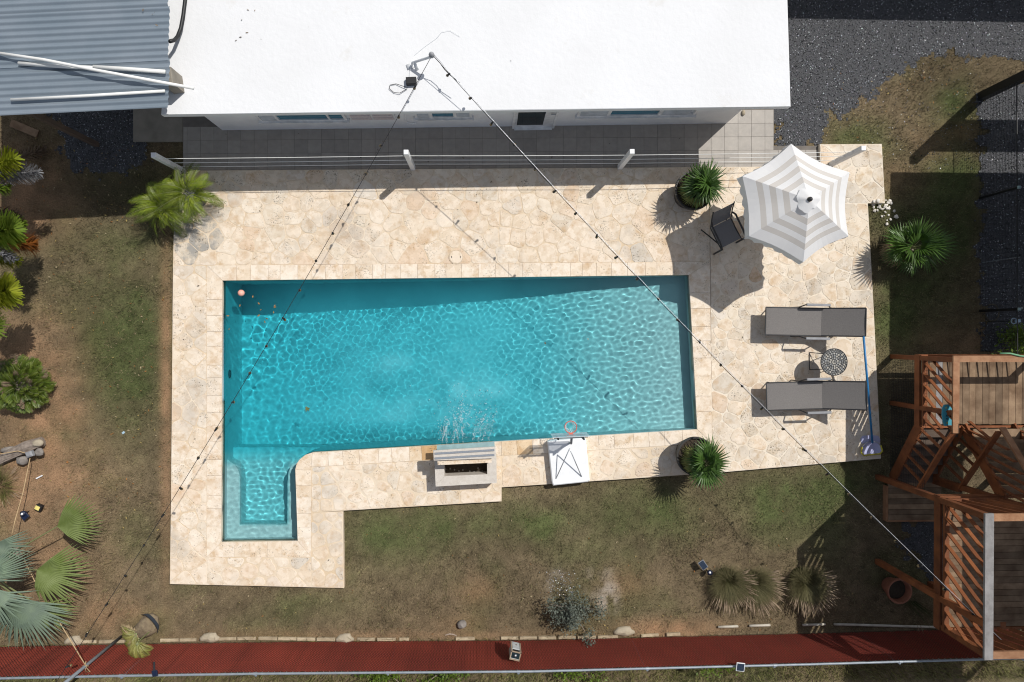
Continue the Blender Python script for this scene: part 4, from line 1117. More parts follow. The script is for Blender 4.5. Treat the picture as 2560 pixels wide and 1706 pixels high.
mac, tac, bac = nodes('clear_backboard'); bac.inputs['Base Color'].default_value = (.7, .75, .8, 1); bac.inputs['Roughness'].default_value = .1; bac.inputs['Alpha'].default_value = .45
yb = W(1428, 1092, ZD + 1.2)
hwb = .36
atb(MB().box((yb.x, yb.y, ZD + 1.0), (hwb * 2.1, .02, .50), R(2)), 'backboard', mac)
for zz in (.82, 1.16): atb(MB().box((yb.x, yb.y - .025, ZD + zz), (hwb * 1.9, .02, .025), R(2)), 'frame_bar', M['blackmetal'])
for sx in (-.26, .26): atb(MB().box((yb.x + sx, yb.y - .055, ZD + 1.0), (.03, .03, .42), R(2)), 'clamp', M['blackmetal'])
rcn = W(1427, 1068, ZD + .86); rr_ = .125
atb(MB().tube([(rcn.x + rr_ * math.cos(a), rcn.y + rr_ * math.sin(a), rcn.z) for a in [2 * math.pi * i / 24 for i in range(25)]], .008, 6), 'rim', M['orange'], True)
atb(MB().box((rcn.x, (rcn.y - rr_ + yb.y) / 2, rcn.z), (.085, abs(yb.y - rcn.y + rr_) + .01, .03)), 'rim_bracket', M['orange'])
m = MB()
for i in range(12):
    a0 = 2 * math.pi * i / 12
    for sgn in (-1, 1):
        a1 = a0 + sgn * .5; a2 = a0 + sgn * 1.0
        m.tube([(rcn.x + rr_ * math.cos(a0), rcn.y + rr_ * math.sin(a0), rcn.z), (rcn.x + .095 * math.cos(a1), rcn.y + .095 * math.sin(a1), rcn.z - .11), (rcn.x + .07 * math.cos(a2), rcn.y + .07 * math.sin(a2), rcn.z - .22)], .003, 4)
atb(m, 'net', M['white'])

# ------------------------------------------------------------------ stone waterfall box at the pool edge
wf = thing('water_feature', 'stone spillway wall with planter box pouring water into the pool', 'fountain', W(1163, 1165, ZD))
FL = wf.location.copy()
def atf(m, name, mt, sm=False): o = m.build(name, mt, wf, sm); o.location = -FL; return o
zs_, zk = ZD + .80, ZD + .42
qs = lambda pts, z: [W(x, y, z).to_2d()[:] for x, y in pts]
atf(MB().prism(qs([(1083, 1127), (1239, 1117), (1240, 1146), (1084, 1152)], zs_), zs_ - .06, zs_, chamfer=.006), 'cap_slab', M['paleblock'])
atf(MB().prism(qs([(1096, 1136), (1228, 1127), (1229, 1150), (1097, 1156)], zk), ZD, zs_ - .06), 'spill_wall', M['stone'])
ob = [(1086, 1150), (1241, 1142), (1242, 1208), (1089, 1217)]; ib = [(1110, 1152), (1217, 1145), (1218, 1186), (1111, 1191)]
for a in range(4):
    b2 = (a + 1) % 4
    atf(MB().prism(qs([ob[a], ob[b2], ib[b2], ib[a]], zk), ZD, zk, chamfer=.004), 'planter_wall', M['paleblock'])
atf(MB().prism(qs([(1108, 1150), (1219, 1143), (1219, 1190), (1109, 1194)], ZD + .1), ZD + .01, ZD + .10), 'soil', M['soil'])
for i in range(9):
    p = W(1116 + 11 * i + random.uniform(-4, 4), 1176 + random.uniform(-6, 8) - i * .5, ZD + .11)
    atf(MB().ball(p, .02, 6, 4, (1, 1.2, .6)), 'pebble', M['rock'])
for y in (1131, 1143):
    pa_, pb_ = W(1087, y + 3.5, zs_ + .008), W(1236, y - 5.5, zs_ + .008)
    atf(MB().beam(pa_, pb_, .04, .016), 'drain_strip', M['grate'])
atf(MB().prism(qs([(1092, 1114), (1236, 1105), (1237, 1121), (1092, 1130)], ZD + .55), ZD + .53, ZD + .55), 'spout_lip', M['acrylic'])
# falling water jets and splash drops
mD = bpy.data.materials.new('splash_water'); mD.use_nodes = True; tD = mD.node_tree; bD = tD.nodes['Principled BSDF']
bD.inputs['Base Color'].default_value = (.86, .93, .95, 1); bD.inputs['Roughness'].default_value = .1; bD.inputs['Transmission Weight'].default_value = .55; bD.inputs['IOR'].default_value = 1.33
m = MB(); rj = random.Random(5)
for j in range(9):                                # broken jets leaving the lip
    x0 = 1103 + 15 * j + rj.uniform(-5, 5); a = W(x0, 1111 - j * .9, ZD + .54); reach = rj.uniform(.25, .6); side = rj.uniform(-.10, .16)
    for i in range(70):
        u = rj.random() ** .8; g = lambda s: rj.gauss(0, s * (.3 + u))
        m.ball((a.x + side * u + g(.03), a.y + reach * u + g(.05), max(ZW + .01, a.z + .05 * u - (a.z - ZW) * u * u + g(.02))), rj.uniform(.003, .0085), 5, 3, (1, rj.uniform(1, 2.2), 1))
for cx, cy, sx, sy, n in ((1150, 1040, 12, 20, 150), (1112, 1078, 9, 14, 110), (1195, 1060, 16, 26, 90), (1165, 1020, 40, 30, 160)):
    for i in range(n):
        p = W(cx + rj.gauss(0, sx), min(cy + rj.gauss(0, sy), 1100), ZW + .015 + abs(rj.gauss(0, .05)))
        m.ball(p, rj.uniform(.003, .010), 5, 3, (rj.uniform(.8, 1.6), rj.uniform(.8, 1.6), .8))
tag(m.build('water_splash', mD, smooth=True), 'white water jets and droplets splashing from the spillway', 'splash', kind='stuff')

# ------------------------------------------------------------------ things in the pool
p = W(603, 733, ZW + .03)
tag(MB().ball((0, 0, 0), .072, 16, 12).build('ball', M['pink'], smooth=True), 'small pink ball floating in the pool corner', 'ball').location = p
rl = random.Random(3)
mleaf = mat('fallen_leaf', (.22, .10, .04), .8, (.32, .2, .06), 8, rnd=.4, local=True)
fl_ = [(632, 742), (647, 759), (652, 775), (687, 768), (684, 781), (667, 797), (662, 805), (687, 764), (647, 789), (570, 790), (573, 823), (600, 764), (1470, 848), (1363, 858)]
for x, y in fl_:
    V = [(-.03, 0, 0), (-.008, .014, .004), (.018, .010, .002), (.034, 0, .006), (.018, -.011, .003), (-.008, -.014, .0)]
    o = MB().add(V, [(5, 4, 3, 2, 1, 0)]).build('floating_leaf', mleaf); o.location = W(x, y, ZW + .018); o.rotation_euler = (0, 0, rl.uniform(0, 6)); s = rl.uniform(.7, 1.2); o.scale = (s, s, s)
    tag(o, 'small brown leaf floating on the pool water', 'leaf', 'leaves floating in the pool')
wd = thing('floating_weed', 'green clump of weed floating in the middle of the pool', 'weed', W(768, 1022, ZW + .016))
mwd = mat('weed', (.10, .14, .02), .7, (.2, .17, .05), 20)
m = MB()
for i in range(40):
    a = rl.uniform(0, 6.28); r1 = rl.uniform(.02, .07); m.beam((0, 0, rl.uniform(0, .01)), (r1 * math.cos(a), r1 * math.sin(a), rl.uniform(0, .02)), .006, .003)
tag(m.build('fronds', mwd, wd), kind='stuff')
# ------------------------------------------------------------------ leaves
def fan_mesh(name, n, Rr, spread, petiole, mt, droop=.15, split=.5, wmul=1.0, ms=None, seed=0):
    """palmate leaf: petiole along +x, blade from its hub"""
    q = random.Random(seed); m = MB()
    if petiole > 0: m.tube([(0, 0, 0), (petiole * .5, 0, .02), (petiole, 0, 0)], [.010, .008, .006], 5, mi=1)
    for i in range(n):
        f = (i + .5) / n; a = (f - .5) * spread; edge = 1 - .28 * abs(2 * f - 1) ** 2
        L = Rr * edge * q.uniform(.93, 1.05); w = wmul * spread / n * Rr * split * .62
        ca, sa = math.cos(a), math.sin(a)
        def P(r, s, z): return (petiole + r * ca - s * sa, r * sa + s * ca, z)
        z1 = -droop * Rr * (split * edge) ** 2 * .8; z2 = -droop * Rr * 1.9 * q.uniform(.5, 1.4); zz = .035 * Rr * (1 if i % 2 else -1) * .5
        r1 = L * split; r15 = L * (split + 1) / 2 * 1.02
        vs = [P(0, 0, 0), P(r1, -w, z1), P(r1, 0, z1 + .03 * Rr), P(r1, w, z1), P(r15, -w * .7, (z1 + z2) / 2 - .0), P(r15, 0, (z1 + z2) / 2 + .02 * Rr), P(r15, w * .7, (z1 + z2) / 2), P(L, 0, z2)]
        m.add(vs, [(0, 1, 2), (0, 2, 3), (1, 4, 5, 2), (2, 5, 6, 3), (4, 7, 5), (5, 7, 6)])
    return m.mesh(name, [mt, ms or M['stem']])
def pinnate_mesh(name, L, n, ll, mt, arch=.35, wl=.012, seed=0, up=.35, vee=.35, fwd=.8):
    q = random.Random(seed); m = MB(); pts = []
    for i in range(9):
        u = i / 8; pts.append(Vector((L * u * (1 - .12 * u), 0, L * (up * u - (up + arch) * u * u * .9))))
    m.tube(pts, [.009 * (1 - .8 * i / 8) + .001 for i in range(9)], 5, mi=1)
    for i in range(n):
        u = .12 + .88 * (i + .5) / n; k = min(int(u * 8), 7); p = pts[k].lerp(pts[k + 1], u * 8 - k)
        d = (pts[k + 1] - pts[k]).normalized(); l = ll * math.sin(math.pi * (.18 + .74 * u)) * q.uniform(.85, 1.1)
        for s in (-1, 1):
            o = (d * fwd * (.6 + .5 * u) + Vector((0, s, 0)) + Vector((0, 0, vee))).normalized()
            e = p + o * l + Vector((0, 0, -.28 * l)); mid = p + o * l * .5 + Vector((0, 0, .01)); side = d * wl
            m.add([p - side * .4, mid - side, e, mid + side, p + side * .4], [(0, 1, 3, 4), (1, 2, 3)] if s > 0 else [(4, 3, 1, 0), (3, 2, 1)])
    return m.mesh(name, [mt, M['stem']])
def place(name, me, parent, loc, yaw, pitch, roll=0, s=1.0):
    o = obj(name, me, parent); o.location = loc
    o.rotation_mode = 'QUATERNION'
    o.rotation_quaternion = Quaternion((0, 0, 1), yaw) @ Quaternion((0, 1, 0), -pitch) @ Quaternion((1, 0, 0), roll)
    o.scale = (s, s, s); return o

def planter_palm(label, px_, py_, rimr, h, tilt, seed, nl=17, sway=(0, 0)):
    q = random.Random(seed)
    t = thing('potted_palm', label, 'potted palm', W(px_, py_, ZD), 0, 'fan palms in black planters')
    MB().lathe([(.0, .0), (rimr * .74, .0), (rimr * .93, h * .7), (rimr * .96, h - .09), (rimr * 1.03, h - .085), (rimr * 1.03, h), (rimr * .95, h), (rimr * .92, h - .08), (0, h - .08)], n=30).build('pot', M['potblack'], t, False)
    MB().lathe([(rimr * .93, h - .07), (rimr * .5, h - .05), (0, h - .045)], n=20).build('soil', M['soil'], t)
    var = [fan_mesh('leaf', q.choice([14, 16, 19]), .33 * q.uniform(.75, 1.2), R(q.uniform(150, 215)), q.choice([.10, .16, .22]), M['fan'], q.uniform(.12, .34), .42, 1.0, seed=seed * 10 + i) for i in range(6)]
    yel = fan_mesh('leaf', 13, .24, R(150), .22, M['fanyel'], .3, .45, seed=seed + 77); dry = fan_mesh('leaf', 13, .26, R(160), .24, M['fandry'], .5, .4, seed=seed + 78)
    MB().tube([(sway[0] * .2, sway[1] * .2, h - .06), (sway[0] * .7, sway[1] * .7, h + .12), (sway[0], sway[1], h + .24)], [.06, .05, .035], 8).build('trunk', M['bark'], t)
    for i in range(nl):
        yaw = i * 2.399 + q.uniform(-.7, .7); f = i / nl
        pit = R(78) - R(82) * f + q.uniform(-.3, .3)
        place('leaf', q.choice(var), t, (sway[0], sway[1], h + .25 - .12 * f), yaw, pit, q.uniform(-.8, .8), q.uniform(.7, 1.15))
    for k in range(3): place('leaf', yel, t, (sway[0] * .7, sway[1] * .7, h + .08), R(190 + 35 * k) + tilt, R(-4), q.uniform(-.3, .3), 1)
    for k in range(3): place('leaf', dry, t, (sway[0] * .7, sway[1] * .7, h + .06), R(-20 + 50 * k) + tilt, R(-12), q.uniform(-.4, .4), 1)
    return t
planter_palm('fan palm in black planter beside the sling chair and tiled patio', 1718, 489, .40, .52, 0, 1, 22, (.12, .05))
planter_palm('fan palm in black planter at the pool corner by the lawn', 1722, 1131, .40, .52, R(-40), 2, 22, (.13, -.11))

# areca palm cluster at the terrace corner, in two pots
q = random.Random(31)
ar = thing('areca_palm', 'bushy bright green areca palm in grey pots at the terrace corner', 'palm', W(470, 520, 0))
mp_ = mat('grey_pot', (.16, .16, .165), .7)
var = [pinnate_mesh('frond', q.uniform(.8, 1.05), 26, .30, M['areca'], .62, .013, i, .75, .25, 1.5) for i in range(6)]
for ci, (cx, cy, z0, n) in enumerate([(428, 526, .25, 36), (488, 492, .35, 27)]):
    c = W(cx, cy, z0) - ar.location
    MB().lathe([(0, -z0), (.15, -z0), (.20, .05), (.215, .05), (.215, .08), (.18, .08), (0, .03)], (c.x, c.y, c.z), 18).build('pot', mp_, ar)
    for i in range(n):
        yaw = i * 2.399 + q.uniform(-.4, .4); f = i / n
        pit = R(58) - R(62) * f
        place('frond', q.choice(var), ar, c + Vector((.06 * math.cos(yaw), .06 * math.sin(yaw), .12 + .3 * (1 - f))), yaw, pit + q.uniform(-.2, .2), q.uniform(-.7, .7), q.uniform(.55, .9) * (.72 + .22 * f))

# strappy fan palm in the lawn right of the terrace
q = random.Random(9)
yp = thing('lawn_palm', 'spiky green fan palm growing in the lawn beside white pebbles', 'palm', W(2238, 630, 0))
MB().tube([(0, 0, -.05), (.02, .0, .25), (.04, .01, .5)], [.11, .10, .07], 10).build('trunk', M['bark'], yp)
var = [fan_mesh('leaf', q.choice([13, 15]), q.uniform(.42, .55), R(q.uniform(130, 190)), .28, M['yucca'], q.uniform(.1, .25), .38, 1.0, seed=200 + i) for i in range(5)]
for i in range(24):
    yaw = i * 2.399 + q.uniform(-.6, .6); f = i / 24
    place('leaf', q.choice(var), yp, (.04, .01, .52 - .1 * f), yaw, R(74) - R(84) * f + q.uniform(-.25, .25), q.uniform(-.9, .9), q.uniform(.7, 1.2))
dry = fan_mesh('leaf', 13, .35, R(120), .2, M['fandry'], .4, .4, seed=210)
for k in range(5): place('leaf', dry, yp, (0, 0, .35), R(150 + 30 * k), R(-25), q.uniform(-.4, .4))

# dwarf palm mound left
q = random.Random(12)
cy_ = thing('dwarf_palm', 'rounded clump of stubby green palm leaves on bare earth', 'palm', W(72, 960, 0))
var = [pinnate_mesh('leaf', q.uniform(.26, .36), 9, .15, M['cycad'], .15, .016, 300 + i, .3, .5, 1.1) for i in range(5)]
dv_ = [pinnate_mesh('leaf', .30, 9, .13, M['foxdry'], .2, .014, 310 + i, .3, .4, 1.1) for i in range(2)]
for i in range(190):
    a = i * 2.399; f = math.sqrt((i + .5) / 190); rr_ = .42 * f
    z = .40 * math.sqrt(max(0, 1 - (f * .92) ** 2))
    place('leaf', q.choice(var) if q.random() > .16 else q.choice(dv_), cy_, (rr_ * math.cos(a), rr_ * math.sin(a) * .92, z), a + q.uniform(-.7, .7), R(70) - R(62) * f + q.uniform(-.3, .3), q.uniform(-.6, .6), q.uniform(.75, 1.15))
MB().lathe([(0, -.05), (.28, -.04), (.30, .08), (.20, .22), (0, .28)], n=16).build('stem_base', M['bark'], cy_)

# foxtail palms at the left edge: bottle-brush plumes
def plume(name, a, b_, rad, n, mt, parent, seed, ll=1.0, wid=.014):
    q = random.Random(seed); m = MB(); a, b_ = Vector(a), Vector(b_); d = (b_ - a)
    m.tube([a, a.lerp(b_, .5) + Vector((0, 0, .03)), b_], [.014, .011, .004], 5)
    dn = d.normalized(); u0 = dn.orthogonal().normalized(); v0 = dn.cross(u0)
    for i in range(n):
        u = (i + q.random()) / n; p = a + d * u; an = q.uniform(0, 6.283)
        o = (u0 * math.cos(an) + v0 * math.sin(an)); l = rad * q.uniform(.8, 1.15) * (1 - .5 * max(0, u - .75) / .25)
        tip = p + (o + dn * q.uniform(.35, .9)).normalized() * l; sd = dn.cross(o).normalized() * wid
        mid = p.lerp(tip, .62)
        m.add([p - sd * .3, mid - sd, tip - sd * .5, tip + sd * .5, mid + sd, p + sd * .3], [(0, 1, 4, 5), (1, 2, 3, 4)])
    o = m.build(name, mt, parent); o.location = -parent.location; return o
fx = thing('foxtail_palm', 'foxtail palm with one grey plume pointing toward the tiled patio', 'palm', W(-90, 440, 0))
f0 = fx.location
MB().tube([(0, 0, 0), (0, 0, 1.0), (.03, 0, 1.9)], [.14, .11, .08], 10).build('trunk', M['bark'], fx)
plume('frond', W(-60, 440, 1.9), W(96, 431, 1.7), 0.243, 520, M['foxgrey'], fx, 1, wid=.010)
plume('frond', W(-60, 425, 2.0), W(36, 398, 2.0), 0.307, 330, M['foxyel'], fx, 2)
plume('frond', W(-60, 460, 1.9), W(20, 470, 1.6), 0.230, 200, M['foxgreen'], fx, 3)
plume('frond', W(-10, 420, .5), W(112, 372, .12), 0.218, 220, M['foxdry'], fx, 4)
fx = thing('foxtail_palm', 'foxtail palm with orange and grey plumes among green ones', 'palm', W(-100, 640, 0))
MB().tube([(0, 0, 0), (0, 0, 1.0), (.03, 0, 1.9)], [.14, .11, .08], 10).build('trunk', M['bark'], fx)
plume('frond', W(-70, 590, 2.0), W(34, 572, 1.95), 0.384, 520, M['foxgreen'], fx, 5, wid=.017)
plume('frond', W(10, 605, 1.0), W(86, 612, .75), 0.307, 420, M['foxorange'], fx, 6, wid=.010)
plume('frond', W(-60, 600, 2.0), W(38, 650, 1.8), 0.166, 420, M['foxgrey'], fx, 7, wid=.010)
plume('frond', W(-50, 640, 1.6), W(46, 652, 1.35), 0.218, 300, M['foxyel'], fx, 8)
plume('frond', W(-60, 740, 2.0), W(22, 726, 1.95), 0.384, 520, M['foxyel'], fx, 9, wid=.018)
plume('frond', W(-20, 560, .9), W(60, 560, .6), 0.230, 200, M['foxgreen'], fx, 10)
plume('frond', W(-40, 530, .7), W(50, 540, .5), 0.205, 180, M['foxdry'], fx, 11)
plume('frond', W(-90, 800, 2.0), W(-25, 820, 1.95), 0.410, 300, M['foxgreen'], fx, 12)

# silver fan palm lower left
q = random.Random(5)
bp = thing('silver_fan_palm', 'large silver-green fan palm with stubby trunk at the yard corner', 'palm', W(28, 1392, 0))
b0 = bp.location.copy()
MB().tube([(0, 0, -.05), (0, 0, .3), (.0, .0, .75)], [.24, .22, .14], 12).build('trunk', M['bark'], bp)
for i in range(26):
    a = i * 2.4; z = .12 + .5 * i / 26; r1 = .25 - .1 * i / 26
    MB().beam((r1 * .6 * math.cos(a), r1 * .6 * math.sin(a), z), (r1 * 1.5 * math.cos(a + .1), r1 * 1.5 * math.sin(a + .1), z + .10), .07, .025).build('leaf_base', M['boot'], bp)
crown = Vector((0, 0, .75))
def big_leaf(hx, hy, z, ang, rpx, spread, n, mt, seed, droop=.14, pitch=-.12, roll=0):
    h = W(hx, hy, z); Rr = rpx * mpp(z)
    me = fan_mesh('leaf', n, Rr, R(spread), 0, M[mt], droop, .44, .98, seed=seed)
    o = place('leaf', me, bp, h - b0, R(ang), pitch, roll)
    MB().tube([crown, crown.lerp(h - b0, .5) + Vector((0, 0, .06)), h - b0], [.022, .016, .011], 6).build('leaf_stalk', M['stem'], o).matrix_parent_inverse = o.matrix_basis.inverted()
big_leaf(143, 1317, 1.15, 14, 108, 118, 22, 'bismarckgreen', 1, .05, -.1)
big_leaf(92, 1425, 1.5, -30, 125, 138, 28, 'bismarckgreen', 2, .10)
big_leaf(46, 1495, 1.7, -84, 152, 138, 32, 'bismarck', 3, .08)
big_leaf(88, 1508, 1.3, -48, 105, 95, 20, 'bismarckgreen', 8, .14)
big_leaf(-14, 1360, 1.9, -38, 80, 120, 20, 'bismarck', 4, .2)
big_leaf(-22, 1470, 2.0, -80, 125, 120, 24, 'bismarck', 5, .2)
big_leaf(-40, 1440, 2.1, 20, 95, 100, 20, 'bismarck', 6, .3)

# ------------------------------------------------------------------ fountain grasses, shrubs
def grass_clump(label, px_, py_, rad, h, n, seed, g, bias=(0, 0), name='fountain_grass', cols=None):
    q = np.random.default_rng(seed); t = thing(name, label, 'ornamental grass', W(px_, py_, 0), 0, g)
    a = q.uniform(0, 2 * np.pi, n); r0 = np.sqrt(q.uniform(0, 1, n)) * rad * .5; rr_ = rad * q.uniform(.1, .9, n); hh = h * q.uniform(.55, 1.05, n)
    segs = 4; V = np.zeros((n, segs + 1, 2, 3))
    for j in range(segs + 1):
        u = j / segs; w_ = .0034 * (1 - u * .85)
        x = np.cos(a) * (r0 + rr_ * u ** 1.35) + bias[0] * u; y = np.sin(a) * (r0 + rr_ * u ** 1.35) + bias[1] * u
        z = hh * (u * 1.75 - u * u * 1.15)
        V[:, j, 0] = np.stack([x - np.sin(a) * w_, y + np.cos(a) * w_, z], -1); V[:, j, 1] = np.stack([x + np.sin(a) * w_, y - np.cos(a) * w_, z], -1)
    F = []
    base = (np.arange(n) * (segs + 1) * 2)[:, None]
    for j in range(segs): F.append(base + np.array([2 * j, 2 * j + 1, 2 * j + 3, 2 * j + 2]))
    F = np.stack(F, 1).reshape(-1, 4)
    cA, cB = cols or ((.060, .068, .020), (.195, .165, .085))
    mixv = q.uniform(0, 1, n)[:, None, None] * .5 + np.linspace(0, .5, segs + 1)[None, :, None]
    C = np.array(cA) * (1 - mixv) + np.array(cB) * mixv
    C = np.repeat(C[:, :, None, :], 2, 2) * q.uniform(.7, 1.3, (n, 1, 1, 1))
    o = obj('blades', np_mesh('blades', V.reshape(-1, 3), F, M['attrleaf'], C.reshape(-1, 3)), t); tag(o, kind='stuff')
    m = MB(); qq = random.Random(seed)
    for i in range(int(n / 26)):
        an = qq.uniform(-2.6, .9); l = rad * qq.uniform(.85, 1.25); p = Vector((math.cos(an) * l + bias[0], math.sin(an) * l + bias[1], h * qq.uniform(.45, .75)))
        m.tube([p * .82, p, p * 1.16 - Vector((0, 0, .03))], [.003, .0075, .002], 5)
    tag(m.build('seed_heads', mat('seed_head', (.33, .25, .17), .9, (.25, .18, .12), 20), t), kind='stuff')
    return t
GG = 'fountain grass clumps in the lawn'
grass_clump('fountain grass clump beside the small solar spotlight', 1812, 1442, .42, .5, 2600, 1, GG, (.05, -.14))
grass_clump('fountain grass clump in the middle of the three', 1872, 1446, .42, .5, 2600, 2, GG, (.16, -.14))
grass_clump('fountain grass clump nearest the terracotta pot', 1998, 1442, .44, .55, 2800, 3, GG, (.12, -.16))
grass_clump('thin green grass tuft sprouting by the timber tower post', 2270, 1500, .38, .4, 70, 4, None, (.25, -.25), 'grass_tuft', ((.03, .05, .015), (.07, .09, .03)))
grass_clump('wiry green grass growing over rocks at the yard edge', 2, 1215, .42, .3, 420, 5, None, (.05, .02), 'grass_tuft', ((.08, .085, .02), (.20, .19, .06)))

def leaf_shrub(name, label, px_, py_, rx, ry, rz, n, mt, seed, ls, cat='shrub', group=None, z0=.0, branch=True):
    q = np.random.default_rng(seed); t = thing(name, label, cat, W(px_, py_, 0), 0, group)
    nc = 16; cen = q.normal(0, .42, (nc, 3)) * np.array([rx, ry, rz]); cen[:, 2] = abs(cen[:, 2]) * 1.1 + z0 + rz * .35
    ci = q.integers(0, nc, n); P = cen[ci] + q.normal(0, .2, (n, 3)) * np.array([rx, ry, rz * .8]); P[:, 2] = np.maximum(P[:, 2], .03)
    D = q.normal(size=(n, 3)) + np.array([0, 0, .5]); D /= np.linalg.norm(D, axis=1)[:, None]
    S_ = np.cross(D, q.normal(size=(n, 3))); S_ /= np.linalg.norm(S_, axis=1)[:, None]
    l = ls * q.uniform(.6, 1.3, n)[:, None]
    V = np.stack([P, P + D * l * .5 + S_ * l * .22, P + D * l, P + D * l * .5 - S_ * l * .22], 1).reshape(-1, 3)
    F = np.arange(4 * n).reshape(-1, 4)
    o = obj('foliage', np_mesh('foliage', V, F, mt), t); tag(o, kind='stuff')
    m = MB()
    for c in cen: m.tube([(0, 0, -.03), (c[0] * .5, c[1] * .5, c[2] * .6), tuple(c)], [.016, .01, .004], 5)
    m.build('branches', M['bark'], t)
    return t
leaf_shrub('silver_shrub', 'silvery grey shrub leaning over the red fence', 1428, 1518, .42, .55, .55, 2600, M['silverleaf'], 3, .06)
for i, (x, y, s, lab) in enumerate([(965, 1676, .30, 'yellow-green bush outside the fence, nearest the lantern box'), (1110, 1672, .38, 'bright green bush outside the fence left of the lantern box post'), (1440, 1655, .42, 'lime green bush outside the fence behind the silver shrub'), (1790, 1640, .5, 'dark green bush outside the fence beside the solar plate')]):
    leaf_shrub('verge_bush', lab, x, y, s * 1.4, s * .7, s * .7, 900, M['greenleaf'], 20 + i, .07, 'bush', 'bushes beyond the red fence')
leaf_shrub('potted_shrub', 'dark leafy bush in shade behind the wire fence', 2520, 850, .45, .4, .5, 900, M['greenleaf'], 31, .08)

# ------------------------------------------------------------------ red slatted chain-link fence
fb = [(-60, 1617), (350, 1609), (700, 1604), (1320, 1600), (1940, 1585), (2520, 1569)]
fence = thing('slatted_fence', 'low chain-link fence with red slats and steel top rail', 'fence', W(1280, 1600, 0))
F0 = fence.location.copy(); FH = 1.42
pl = [W(x, y, 0) for x, y in fb]
cum = [0]
for a, b_ in zip(pl[:-1], pl[1:]): cum.append(cum[-1] + (b_ - a).length)
def fpt(s, z=0):
    for i in range(len(pl) - 1):
        if s <= cum[i + 1] or i == len(pl) - 2:
            p = pl[i].lerp(pl[i + 1], (s - cum[i]) / (cum[i + 1] - cum[i])); return Vector((p.x - F0.x, p.y - F0.y, z))
TOT = cum[-1]
n = int(TOT / .060); m = MB()
rf_ = random.Random(2)
for i in range(n):
    s = (i + .5) * .060; a = fpt(max(s - .0285, 0), .03 + rf_.uniform(0, .02)); c = fpt(s + .0285, .03); zt = FH - .05 - rf_.uniform(0, .03); off = rf_.uniform(-.004, .004)
    m.add([(a.x, a.y + off, a.z), (c.x, c.y - off, a.z), (c.x, c.y - off, zt), (a.x, a.y + off, zt)], [(0, 1, 2, 3)])
tag(m.build('slats', M['red'], fence), kind='stuff')
m = MB(); step = .060
nz = int((FH - .04) / step)
V = []; Fq = []
for i in range(n):
    for sg in (-1, 1):
        pts = []
        for j in range(nz + 1):
            s = min(max((i + .5) * .060 + sg * (.03 if j % 2 else -.03) * .98, 0), TOT); p = fpt(s, .02 + j * step); pts.append((p.x, p.y + .014 * (1 if j % 2 else .6), p.z))
        b0_ = len(V); w_ = .0048
        for p in pts: V += [(p[0] - w_, p[1], p[2]), (p[0] + w_, p[1], p[2]), (p[0], p[1] + w_, p[2] + .003)]
        for j in range(nz):
            for k in range(3):
                k2 = (k + 1) % 3; Fq.append((b0_ + 3 * j + k, b0_ + 3 * j + k2, b0_ + 3 * j + 3 + k2, b0_ + 3 * j + 3 + k))
o = obj('chain_link', np_mesh('chain_link', np.array(V), np.array(Fq), M['redwire']), fence); tag(o, kind='stuff')
ns = 60
MB().tube([fpt(TOT * i / ns, FH) for i in range(ns + 1)], .024, 8).build('top_rail', M['steel'], fence, True)
m = MB()
for i in range(int(TOT / .12)):                   # wire twists above the rail
    p = fpt(i * .12 + .05, FH); m.tube([(p.x, p.y + .028, p.z - .03), (p.x + .004, p.y + .032, p.z + .02)], .004, 4)
tag(m.build('wire_twists', M['silver'], fence), kind='stuff')
for s in np.arange(1.2, TOT, 2.6):
    p = fpt(s); MB().tube([(p.x, p.y - .045, -.1), (p.x, p.y - .045, FH - .02)], .026, 8).build('post', M['steel'], fence, True)
    MB().tube([(p.x - .035, p.y, FH), (p.x + .035, p.y, FH)], .030, 8).build('rail_clamp', M['steel'], fence)

# cream edging blocks along the fence foot
ed = [(195, 240), (248, 312), (400, 446), (449, 491), (547, 590), (593, 639), (646, 693), (695, 741), (743, 788), (792, 838), (893, 937), (943, 989), (998, 1022), (1139, 1187), (1252, 1296), (1299, 1343), (1346, 1390), (1396, 1440), (1444, 1490), (1494, 1545), (1603, 1647), (1666, 1700)]
for i, (x0, x1) in enumerate(ed):
    def ey(x): return float(np.interp(x, [0, 200, 640, 940, 1260, 1500, 1600, 1700], [1612, 1606, 1597, 1600, 1596, 1594, 1591, 1585]))
    a, b_ = W(x0, ey(x0), .03), W(x1, ey(x1), .03); c = (a + b_) / 2
    o = MB().box((0, 0, 0), ((b_ - a).length, .065, .10), 0, bev=.008).build('edging_block', M['edging']); o.location = (c.x, c.y, .0 + random.uniform(-.02, .012)); o.rotation_euler = (random.uniform(-.05, .05), 0, math.atan2(b_.y - a.y, b_.x - a.x))
    tag(o, 'cream edging block lying in the row at the red fence foot', 'edging block', 'edging blocks along the fence')
for x, y, rx in [(525, 1594, .22), (862, 1596, .20), (1560, 1578, .24), (185, 1602, .2)]:
    m = MB().ball((0, 0, 0), 1, 12, 7, (rx, .11, .09)); m.v = [(v[0] * (1 + .2 * math.sin(9 * v[1] * 10)), v[1] * (1 + .15 * math.sin(v[0] * 23)), v[2] * (1 + .2 * math.sin(v[0] * 31))) for v in m.v]
    o = m.build('sand_heap', M['palerock'], smooth=True); o.location = W(x, y, .0); tag(o, {525: 'tan mortar lump among edging blocks, near the tilted bin', 862: 'tan mortar lump between edging blocks in line with the terrace notch', 1560: 'rough tan mortar lump beside the silver shrub', 185: 'tan mortar lump beside the knotted rope'}[x], 'mortar lump', 'mortar lumps along the fence')
